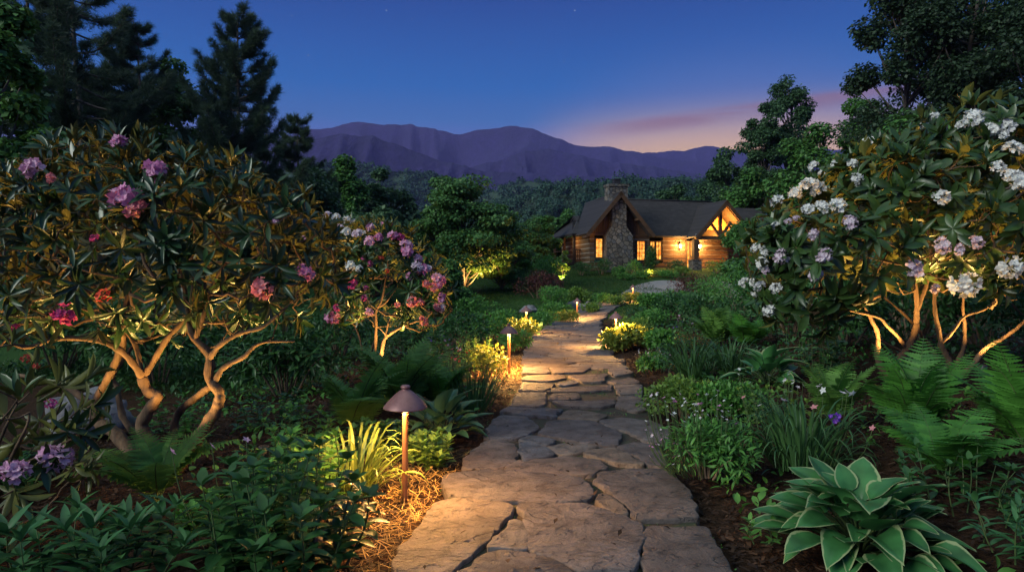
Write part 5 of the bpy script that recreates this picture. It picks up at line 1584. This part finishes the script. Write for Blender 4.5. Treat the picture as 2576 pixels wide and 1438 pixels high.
# ------------------------------------------------------------------ dark shrubs behind the rhododendrons
for k, (px, Y, rx, h, lb) in enumerate((
  (-120, 8.6, .9, 1.5, 'dark shrub at the photo edge behind the large pink rhododendron'), (150, 9.6, 1.0, 1.2, 'dark shrub seen between the left trunks of the large pink rhododendron'), (400, 9.2, .9, 1.15, 'dark shrub straight behind the twisted trunks'),
  (560, 10.2, .9, 1.3, 'dark shrub right of the twisted trunks'), (720, 8.4, .7, 1.0, 'dark shrub between the pink rhododendrons'), (850, 11.5, .9, 1.3, 'dark shrub left of the lit pink and lilac rhododendron'))):
    bush('shrub', lb, onground(px, Y), rx, h, 1500, LANCE_LEAF, .13, 'dark', 300 + k)
for k, (px, Y, rx, h, lb) in enumerate((
  (1990, 11.5, .9, 1.35, 'dark shrub left of the white rhododendron stems'), (2120, 9.6, .9, 1.1, 'dark shrub behind the pale stems of the white rhododendron'), (2290, 10.5, 1.1, 1.7, 'dark shrub straight behind the white rhododendron stems'),
  (2480, 10, 1.1, 1.7, 'dark shrub behind the leaning right stem of the white rhododendron'), (2660, 8.6, 1.0, 1.5, 'dark shrub cut off at the right photo edge'), (2000, 15, 1.5, 2.4, 'tall dark shrub behind the white rhododendron flowers'))):
    bush('shrub', lb, onground(px, Y), rx, h, 1700, LANCE_LEAF, .14, 'dark', 320 + k)

# ------------------------------------------------------------------ left bed, front to back
t = stem_plant('leafy_perennial', 'large bush of pointed dark green leaves in front of the nearest path light', (-1.10, 3.22, 0), .43, .62, 34, OVAL_LEAF, .135, 'dark', 400, pairs=7, face=(-.05, .6), whorl=3)
flowers(t, ['lilac'], 3, -.2, .1, (.55, .68), .35, .05, 1)
t = stem_plant('leafy_perennial', 'pointed leafy plant lit yellow, right behind the nearest path light', (-1.20, 3.95, 0), .24, .55, 14, OVAL_LEAF, .12, 'mid', 401, pairs=7, face=(-.05, .6), whorl=3)
stem_plant('leafy_perennial', 'broad bright green leaved plant at the bottom left corner', (-1.92, 3.1, 0), .42, .34, 16, LANCE_LEAF, .21, 'blue', 402, pairs=5, face=(.25, .8), whorl=3)
fern('small fresh green fern at the foot of the twisted trunks', (-2.22, 4.25, 0), .64, 11, 403, 'fern_bright', upright=.95)
rock('smooth grey boulder half hidden left of the twisted trunks', (-3.9, 6.3, .12), .34, .28, .24, 3)
blades('daylily', 'bright yellow green grassy clump glowing behind the nearest path light', (-1.03, 4.45, 0), .62, 120, 404, 'strap_lime', BLADE, 1.0, 'daylily', 1.05, base_r=.13)
stem_plant('low_perennial', 'low yellow green leafy clump right of the nearest path light', (-.56, 5.15, 0), .27, .24, 26, OVAL_LEAF, .10, 'lime', 405, pairs=5, face=(.1, .7), whorl=3)
hosta('blue green hosta behind the low yellow green clump', (-.63, 6.0, 0), .62, 38, 406, 'hosta_plain', HOSTA_SMALL, .25, tilt0=70)
fern('feathery dark fern left of the blue green hosta, closest to the nearest path light', (-1.42, 6.2, 0), .80, 14, 407, 'fern_bright', upright=.95)
fern('tallest feathery fern in front of the pink and lilac rhododendron', (-1.15, 7.0, 0), .95, 17, 408, 'fern_bright', upright=1.0)
fern('fern spreading behind the blue green hosta', (-.80, 7.4, 0), .75, 16, 409, 'fern', upright=.9)
blades('iris', 'dark strappy clump beside the mulch edge, between hosta and second path light', (-.42, 7.3, 0), .52, 110, 410, 'strap', BLADE_UP, .9, 'iris', 1.15, base_r=.2)
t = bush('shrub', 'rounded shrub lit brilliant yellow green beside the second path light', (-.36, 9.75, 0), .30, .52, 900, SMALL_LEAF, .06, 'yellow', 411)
t = stem_plant('flowering_plant', 'airy plant with dark red and cream flowers left of the yellow shrub', (-.85, 8.7, 0), .32, .5, 18, LANCE_LEAF, .09, 'mid', 412, pairs=6)
flowers(t, ['red', 'blush', 'salmon', 'red'], 34, 0, 0, (.35, .58), .33, .045, 2)
t = stem_plant('tall_perennial', 'upright leafy perennial behind the yellow shrub at the second path light', (-.62, 10.7, 0), .34, .72, 22, LANCE_LEAF, .12, 'mid', 413, pairs=8)
t = stem_plant('flowering_plant', 'leafy plant with small blue violet flowers below the lit rhododendron', (-1.05, 9.6, 0), .3, .5, 14, LANCE_LEAF, .1, 'mid', 414, pairs=6)
flowers(t, ['violet', 'lilac'], 12, 0, 0, (.5, .62), .2, .045, 3)
bush('shrub', 'dark fine leaved shrub right of the pink and lilac rhododendron', onground(1085, 12), .65, .75, 1500, LANCE_LEAF, .09, 'dark', 415)
bush('shrub', 'dark green shrub behind the upright perennial', onground(1165, 14), .6, .8, 1300, SMALL_LEAF, .09, 'dark', 416)
t = bush('shrub', 'green shrub between the second and third path lights', onground(1222, 15), .5, .7, 1300, SMALL_LEAF, .085, 'mid', 417)
bush('shrub', 'soft green plant at the path edge in front of the third path light', onground(1293, 13.4), .36, .42, 1000, LANCE_LEAF, .09, 'mid', 418)
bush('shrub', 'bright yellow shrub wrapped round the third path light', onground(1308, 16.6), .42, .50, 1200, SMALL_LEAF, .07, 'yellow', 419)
hosta('small hosta lit yellow at the path edge beyond the third path light', onground(1352, 17.2), .40, 18, 420, 'hosta_plain', HOSTA_SMALL, .2)
bush('shrub', 'dark maroon low shrub left of the third path light', onground(1225, 20), .75, .50, 1300, SMALL_LEAF, .09, 'purple', 421)
bush('shrub', 'low green shrub behind the bright yellow shrub', onground(1262, 19), .6, .55, 1200, SMALL_LEAF, .09, 'mid', 422)
bush('shrub', 'low spreading green plant where the walk narrows', onground(1380, 20.5), .55, .42, 1200, SMALL_LEAF, .08, 'mid', 423)
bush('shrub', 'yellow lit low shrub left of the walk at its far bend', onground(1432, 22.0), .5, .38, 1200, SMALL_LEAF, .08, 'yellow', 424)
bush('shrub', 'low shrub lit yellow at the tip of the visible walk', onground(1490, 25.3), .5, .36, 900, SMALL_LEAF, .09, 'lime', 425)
# toward the house
bush('shrub', 'green hedge like shrub behind the maroon rounded shrub', onground(1395, 38), 1.5, 1.7, 2600, SMALL_LEAF, .12, 'mid', 426)
bush('shrub', 'green shrub left of the lawn strip, under the gold lit tree', onground(1120, 27), 1.2, 1.3, 2400, SMALL_LEAF, .11, 'mid', 427)
bush('shrub', 'dark green shrub behind the third path light', onground(1190, 24), .9, .8, 1800, SMALL_LEAF, .10, 'mid', 428)
bush('shrub', 'low green shrub on the lawn in front of the flat ledge', onground(1400, 25), .7, .5, 1500, SMALL_LEAF, .09, 'mid', 429)
bush('shrub', 'large rounded dark shrub on the lawn before the cabin deck', onground(1382, 28), .80, 1.05, 2200, SMALL_LEAF, .09, 'mid', 430)
bush('shrub', 'mounded olive grass like shrub right of the large rounded shrub', onground(1453, 31), .6, .62, 1600, TINY_LEAF, .13, 'lime', 431)
bush('shrub', 'small round green shrub at the lawn edge by the driveway', onground(1515, 29), .42, .45, 1100, SMALL_LEAF, .08, 'mid', 432)
bush('shrub', 'tight dark green ball shrub beside the driveway', onground(1549, 29.5), .33, .5, 1100, SMALL_LEAF, .07, 'dark', 433)
bush('shrub', 'maroon rounded shrub left of the yellow sapling', onground(1352, 33), 1.25, 1.35, 2400, SMALL_LEAF, .1, 'purple', 434)
bush('shrub', 'dark shrub left of the maroon rounded shrub', onground(1300, 36), 1.1, 1.3, 1900, SMALL_LEAF, .1, 'dark', 435)
bush('shrub', 'golden shrub in front of the driveway beside the tiny path light', onground(1588, 27.2), .42, .5, 1400, SMALL_LEAF, .08, 'yellow', 436)
bush('shrub', 'yellow green shrub left of the golden shrub before the driveway', onground(1548, 27.0), .42, .42, 1200, SMALL_LEAF, .08, 'lime', 437)
rock('flat grey rock ledge under the olive shrub', onground(1440, 28.5) + np.array([0, 0, .02]), .62, .3, .2, 4, 'rocks on the lawn edge')
rock('grey rock beside the large rounded shrub', onground(1330, 28) + np.array([0, 0, .02]), .38, .3, .2, 6, 'rocks on the lawn edge')
rock('small grey rock right of the flat ledge', onground(1482, 28) + np.array([0, 0, .02]), .36, .22, .15, 7, 'rocks on the lawn edge')
for px, Y, rx, h, mt, lb, sd in (
  (1512, 43.3, .85, 1.15, 'dark', 'dark shrub against the foot of the stone chimney', 440), (1560, 42.5, .5, .7, 'mid', 'green shrub right of the chimney foot', 441), (1592, 42.8, .75, .95, 'mid', 'rounded green shrub under the right gable window', 442),
  (1700, 44.2, .7, .8, 'dark', 'dark shrub below the double window', 443), (1612, 41.2, .62, .42, 'mid', 'low clipped green shrub at the driveway edge', 444), (1570, 41.0, .45, .38, 'mid', 'smallest clipped shrub left of the low clipped one', 445),
  (1640, 41.9, .75, .42, 'lime', 'low golden lit groundcover shrub by the driveway', 446), (1680, 41.6, .6, .45, 'mid', 'clipped green mound right of the golden lit groundcover', 447), (1715, 42.6, .6, .55, 'lime', 'lit bushy plant beside the porch pier', 448),
  (1800, 43.6, 1.0, .8, 'lime', 'lit plants right of the porch pier', 449), (1462, 42.5, .8, .8, 'dark', 'dark shrub under the cabin deck', 450)):
    bush('shrub', lb, onground(px, Y), rx, h, 1100, SMALL_LEAF, .10, mt, sd)
bush('conifer_shrub', 'upright dark evergreen beside the right gable window', onground(1638, 43.6), .42, 1.75, 1500, TINY_LEAF, .14, 'dark', 451, z0=.0, lumps=14)

# ------------------------------------------------------------------ right bed, back to front
bush('weeping_maple', 'weeping purple maple spreading beside the driveway', onground(1742, 28.5), 1.15, 1.15, 3200, LANCE_LEAF, .11, 'purple', 460, ry=.9, lumps=14, up=.8)
for px, Y, rx, h, mt, lb, sd, tp in (
  (1690, 24, .7, .7, 'mid', 'green shrub in front of the weeping purple maple', 461, SMALL_LEAF), (1790, 22, 1.0, 1.1, 'mid', 'green bushy shrub right of the weeping purple maple', 462, LANCE_LEAF), (1860, 19, 1.0, 1.35, 'mid', 'tall green shrub left of the lowest white flowers', 463, LANCE_LEAF),
  (1640, 21.5, .55, .5, 'mid', 'low green shrub at the far right edge of the walk', 464, SMALL_LEAF), (1720, 18, .8, .75, 'dark', 'dark green shrub in the middle of the right bed', 465, LANCE_LEAF), (1640, 17, .55, .5, 'mid', 'green plant behind the yellow plants at the right path light', 466, LANCE_LEAF),
  (1805, 15, .8, .8, 'dark', 'dark leafy shrub under the lowest white flowers', 467, LANCE_LEAF), (1930, 20, 1.2, 1.7, 'mid', 'large green shrub behind the white rhododendron edge', 468, LANCE_LEAF)):
    bush('shrub', lb, onground(px, Y), rx, h, 1500, tp, .11, mt, sd)
bush('shrub', 'yellow lit feathery plant left of the right hand path light', onground(1542, 13.2), .26, .42, 900, TINY_LEAF, .10, 'yellow', 470)
bush('shrub', 'yellow lit feathery plant right of the right hand path light', onground(1592, 13.5), .36, .5, 1300, TINY_LEAF, .10, 'yellow', 471)
bush('shrub', 'olive leafy plant beyond the right hand path light', onground(1590, 15.2), .45, .5, 1200, SMALL_LEAF, .08, 'lime', 472)
bush('shrub', 'soft green mound right of the yellow lit plants', onground(1655, 12.6), .42, .42, 1200, TINY_LEAF, .1, 'mid', 473)
t = stem_plant('flowering_plant', 'thin leaved plant with purple flowers beside the bright fern', onground(1738, 12.2), .4, .5, 20, LANCE_LEAF, .10, 'mid', 474, pairs=7)
flowers(t, ['lilac', 'violet', 'pink'], 16, 0, 0, (.38, .62), .4, .05, 4)
fern('fresh bright green fern in the middle of the right bed', onground(1805, 11.8), .85, 22, 475, 'fern_bright', upright=1.0)
fern('dark fern behind the margined hosta', onground(1880, 10.8), .75, 16, 476, 'fern', upright=.95)
t = bush('flowering_plant', 'low plant with tiny pink flowers at the right edge of the walk', onground(1645, 10.3), .26, .26, 700, TINY_LEAF, .07, 'mid', 477)
flowers(t, ['blush', 'pink', 'blush', 'yellow_flower'], 30, 0, 0, (.2, .34), .28, .032, 5)
blades('daylily', 'arching dark green grassy clump beside the walk', onground(1745, 9.2), .78, 170, 478, 'strap', BLADE, .8, 'daylily', 1.1, base_r=.2)
blades('daylily', 'second arching grassy clump touching the margined hosta', onground(1835, 9.3), .7, 120, 479, 'strap', BLADE, .8, 'daylily', 1.1, base_r=.18)
hosta('medium hosta with pale frosted leaf edges in the middle of the right bed', onground(1930, 8.2), .62, 34, 480, 'hosta', HOSTA_SMALL, .26)
t = stem_plant('leafy_perennial', 'leafy plant with purple flowers left of the white rhododendron stems', onground(2045, 8.3), .4, .72, 16, OVAL_LEAF, .15, 'dark', 481, pairs=6)
flowers(t, ['magenta', 'lilac'], 4, -.05, 0, (.78, .95), .2, .10, 6)
bush('sedum', 'dense rounded yellow green mound overhanging the walk', onground(1715, 6.9), .42, .40, 3400, TINY_LEAF, .05, 'lime', 482, lumps=22, up=.9, ry=.45)
bush('sedum', 'dense dark green mound behind the white flowering plant', onground(1832, 6.7), .42, .36, 2800, TINY_LEAF, .055, 'mid', 483, lumps=20, up=.9, ry=.45)
t = bush('flowering_plant', 'bushy plant dotted with small white and pink flowers at the walk edge', (1.36, 4.75, .02), .36, .42, 2000, LANCE_LEAF, .06, 'mid', 484, up=.8, lumps=14)
flowers(t, ['white', 'blush', 'white', 'pink'], 58, -.08, .12, (.36, .56), .34, .034, 7)
flowers(t, ['pink', 'blush'], 22, -.30, -.02, (.12, .34), .16, .030, 8)
t = blades('iris', 'dark green iris clump with one violet bloom and cream flowers', (2.08, 4.9, .05), .72, 180, 485, 'strap', BLADE, .8, 'iris', 1.15, base_r=.22)
o = put('iris_bloom', BUD['violet'], t, (.06, -.38, .43), (.3, .2, 0), .085); flowers(t, ['blush', 'white', 'salmon'], 9, 0, -.1, (.36, .6), .5, .062, 10)
t = stem_plant('leafy_perennial', 'small plant with yellow lit leaves and pale flowers behind the iris clump', (2.35, 5.9, .1), .4, .42, 18, OVAL_LEAF, .09, 'lime', 486, pairs=5)
flowers(t, ['white', 'blush'], 16, -.1, 0, (.35, .5), .5, .05, 11)
fern('largest fern with broad fronds at the right side, under the white rhododendron', (3.05, 5.2, .18), .80, 18, 490, 'fern', upright=1.05)
fern('big fern at the right photo edge', (3.55, 4.7, .2), .84, 16, 491, 'fern', upright=1.05)
fern('fern with yellow lit tips left of the largest fern', (2.72, 5.75, .18), .66, 12, 492, 'fern_bright', upright=1.0)
fern('drooping fern between the largest fern and the big margined hosta', (2.75, 4.35, .12), .72, 11, 493, 'fern', upright=.8)
hosta('large hosta with cream edged green leaves at the bottom right', (1.76, 3.46, .0), .76, 92, 494, 'hosta', HOSTA_LEAF, .225, tilt0=56)
stem_plant('leafy_perennial', 'pale leafy plant at the bottom right corner', (2.45, 3.25, .1), .3, .3, 12, LANCE_LEAF, .13, 'blue', 495, pairs=5)
stem_plant('seedling', 'little seedling in the dark mulch left of the large hosta', (1.30, 3.62, 0), .1, .16, 4, OVAL_LEAF, .07, 'mid', 496, pairs=4)
stem_plant('low_perennial', 'dark leafy plant under the ferns right of the large hosta', (2.55, 3.85, .1), .4, .34, 18, OVAL_LEAF, .1, 'dark', 497, pairs=5)

for k, (x, y, rad, h, mt, lb) in enumerate((
  (-1.55, 4.55, .34, .30, 'dark', 'dark leafy plant between the twisted trunks and the glowing grassy clump'), (-1.75, 5.6, .36, .34, 'mid', 'green leafy plant right of the twisted trunk base'), (-2.3, 6.4, .4, .36, 'dark', 'dark leafy plant behind the right hand twisted trunk'),
  (-3.1, 6.3, .4, .34, 'mid', 'green leafy plant beside the grey boulder'), (-3.35, 4.5, .3, .28, 'dark', 'dark leafy plant in front of the leftmost twisted trunk'), (-1.1, 5.45, .26, .26, 'dark', 'dark leafy plant left of the low yellow green clump'), (-2.75, 3.35, .3, .2, 'dark', 'low dark plant under the lilac flower heads'),
  (-1.6, 3.75, .28, .24, 'mid', 'low green plant between the small fern and the large pointed leaf bush'))):
    stem_plant('leafy_perennial', lb, (x, y, 0), rad, h, 16, OVAL_LEAF, .10, mt, 700 + k, pairs=5, face=(-.05, .6), whorl=3)

# ------------------------------------------------------------------ ground cover, mulch, straw and lawn
def scatter(n, box, r, ok):
    x = r.uniform(box[0], box[1], n); y = r.uniform(box[2], box[3], n)
    k = ok(x, y); return x[k], y[k]
def flat_bits(name, tpl, n, box, seed, size, mat, ok, lift=.012, pitch=.25, w=(1, 1)):
    r = np.random.default_rng(seed)
    x, y = scatter(n, box, r, ok)
    m_ = len(x); a = r.uniform(0, 6.3, m_)
    d = np.stack([np.cos(a), np.sin(a), r.normal(0, pitch, m_)], 1)
    nn = np.stack([r.normal(0, .35, m_), r.normal(0, .35, m_), np.ones(m_)], 1)
    S = size * r.uniform(.4, 1.2, m_)
    mb = MB().inst(tpl, frames(d, nn), np.stack([x, y, zt(x, y) - .035 + lift + r.uniform(0, .03, m_)], 1), np.stack([S * r.uniform(*w, m_), S, S], 1))
    tag(mb.build(name, M[mat]), kind='stuff')
offp = lambda x, y: path_dist(x, y) > PW + .02
CHIP = (np.array([(-.16, 0, 0), (.16, .06, .02), (.12, 1, 0), (-.13, .9, .03)], float), np.array([(0, 1, 2, 3)]), None)
flat_bits('straw_mulch', STRAW, 9000, (-1.5, .2, 3.0, 6.2), 60, .11, 'straw', lambda x, y: offp(x, y) & (np.hypot((x + .62) / .55, (y - 4.3) / 1.25) < np.random.default_rng(1).uniform(.5, 1.15, x.shape)), w=(.8, 2.0), lift=.02)
flat_bits('straw_mulch', STRAW, 4500, (-.5, .35, 8.2, 12.5), 61, .11, 'straw', lambda x, y: offp(x, y), w=(.9, 2.2))
flat_bits('mulch', CHIP, 42000, (-4, 4.2, 2.6, 9), 62, .055, 'bark_chips', offp, w=(.4, 1.4))
flat_bits('mulch', CHIP, 20000, (-2.5, 5.5, 9, 22), 63, .08, 'bark_chips', offp, w=(.5, 1.4))
flat_bits('ground_cover', OVAL_LEAF, 5200, (-4.2, 4.6, 3.0, 9.5), 69, .085, 'mid', lambda x, y: (path_dist(x, y) > 1.0) & (np.hypot((x + .62) / .6, (y - 4.3) / 1.3) > 1) & (np.sin(x * 2.3 + y) + np.sin(y * 2.1 - x * 1.3) > .1), lift=.07, pitch=.7)
flat_bits('ground_cover', SMALL_LEAF, 26000, (-7, 9, 8, 24), 64, .10, 'dark', lambda x, y: (path_dist(x, y) > 1.5) , lift=.08, pitch=.7)
flat_bits('lawn_grass', TINY_LEAF, 60000, (-9, 8, 22.5, 44), 65, .10, 'grass', lambda x, y: path_dist(x, y) > .95, lift=.02, pitch=1.6, w=(.35, .7))
flat_bits('lawn_grass', TINY_LEAF, 26000, (-8, -2.6, 8.6, 22), 66, .08, 'grass', offp, lift=.02, pitch=1.6, w=(.35, .7))
flat_bits('fallen_leaves', SMALL_LEAF, 420, (-.7, 3.2, 2.8, 20), 68, .05, 'bark_chips', lambda x, y: path_dist(x, y) < PW + .05, lift=.085, pitch=.3)
# moss and seedlings between the slabs
def joint_moss():
    r = np.random.default_rng(77)
    x, y = scatter(9000, (-.7, 2.2, 3, 11), r, lambda x, y: (path_dist(x, y) < PW + .05))
    k = np.array([mnoise.noise(Vector((a * 2.3, b * 2.3, 4))) > .05 for a, b in zip(x, y)])
    x, y = x[k], y[k]; m_ = len(x)
    d = unit(np.stack([r.normal(0, 1, m_), r.normal(0, 1, m_), r.uniform(0, 1, m_)], 1))
    tag(MB().inst(TINY_LEAF, frames(d, r.normal(size=(m_, 3)) + np.array([0, 0, 1])), np.stack([x, y, zt(x, y) + .002], 1), .022 * r.uniform(.5, 1.1, m_)).build('moss', M['mid']), kind='stuff')
joint_moss()
HAZE_DENSITY = 0.00011
# ------------------------------------------------------------------ evening haze
m, t, o = new_mat('haze')
pv = nd(t, 'ShaderNodeVolumePrincipled', Density=HAZE_DENSITY, Anisotropy=0.0)
pv.inputs['Color'].default_value = (0.40, 0.36, 0.95, 1)
t.links.new(pv.outputs[0], o.inputs['Volume'])
hz = MB().box(-9000, -60, -70, 9000, 6000, 1500).build('haze', m, smooth=False)
tag(hz, kind='stuff')
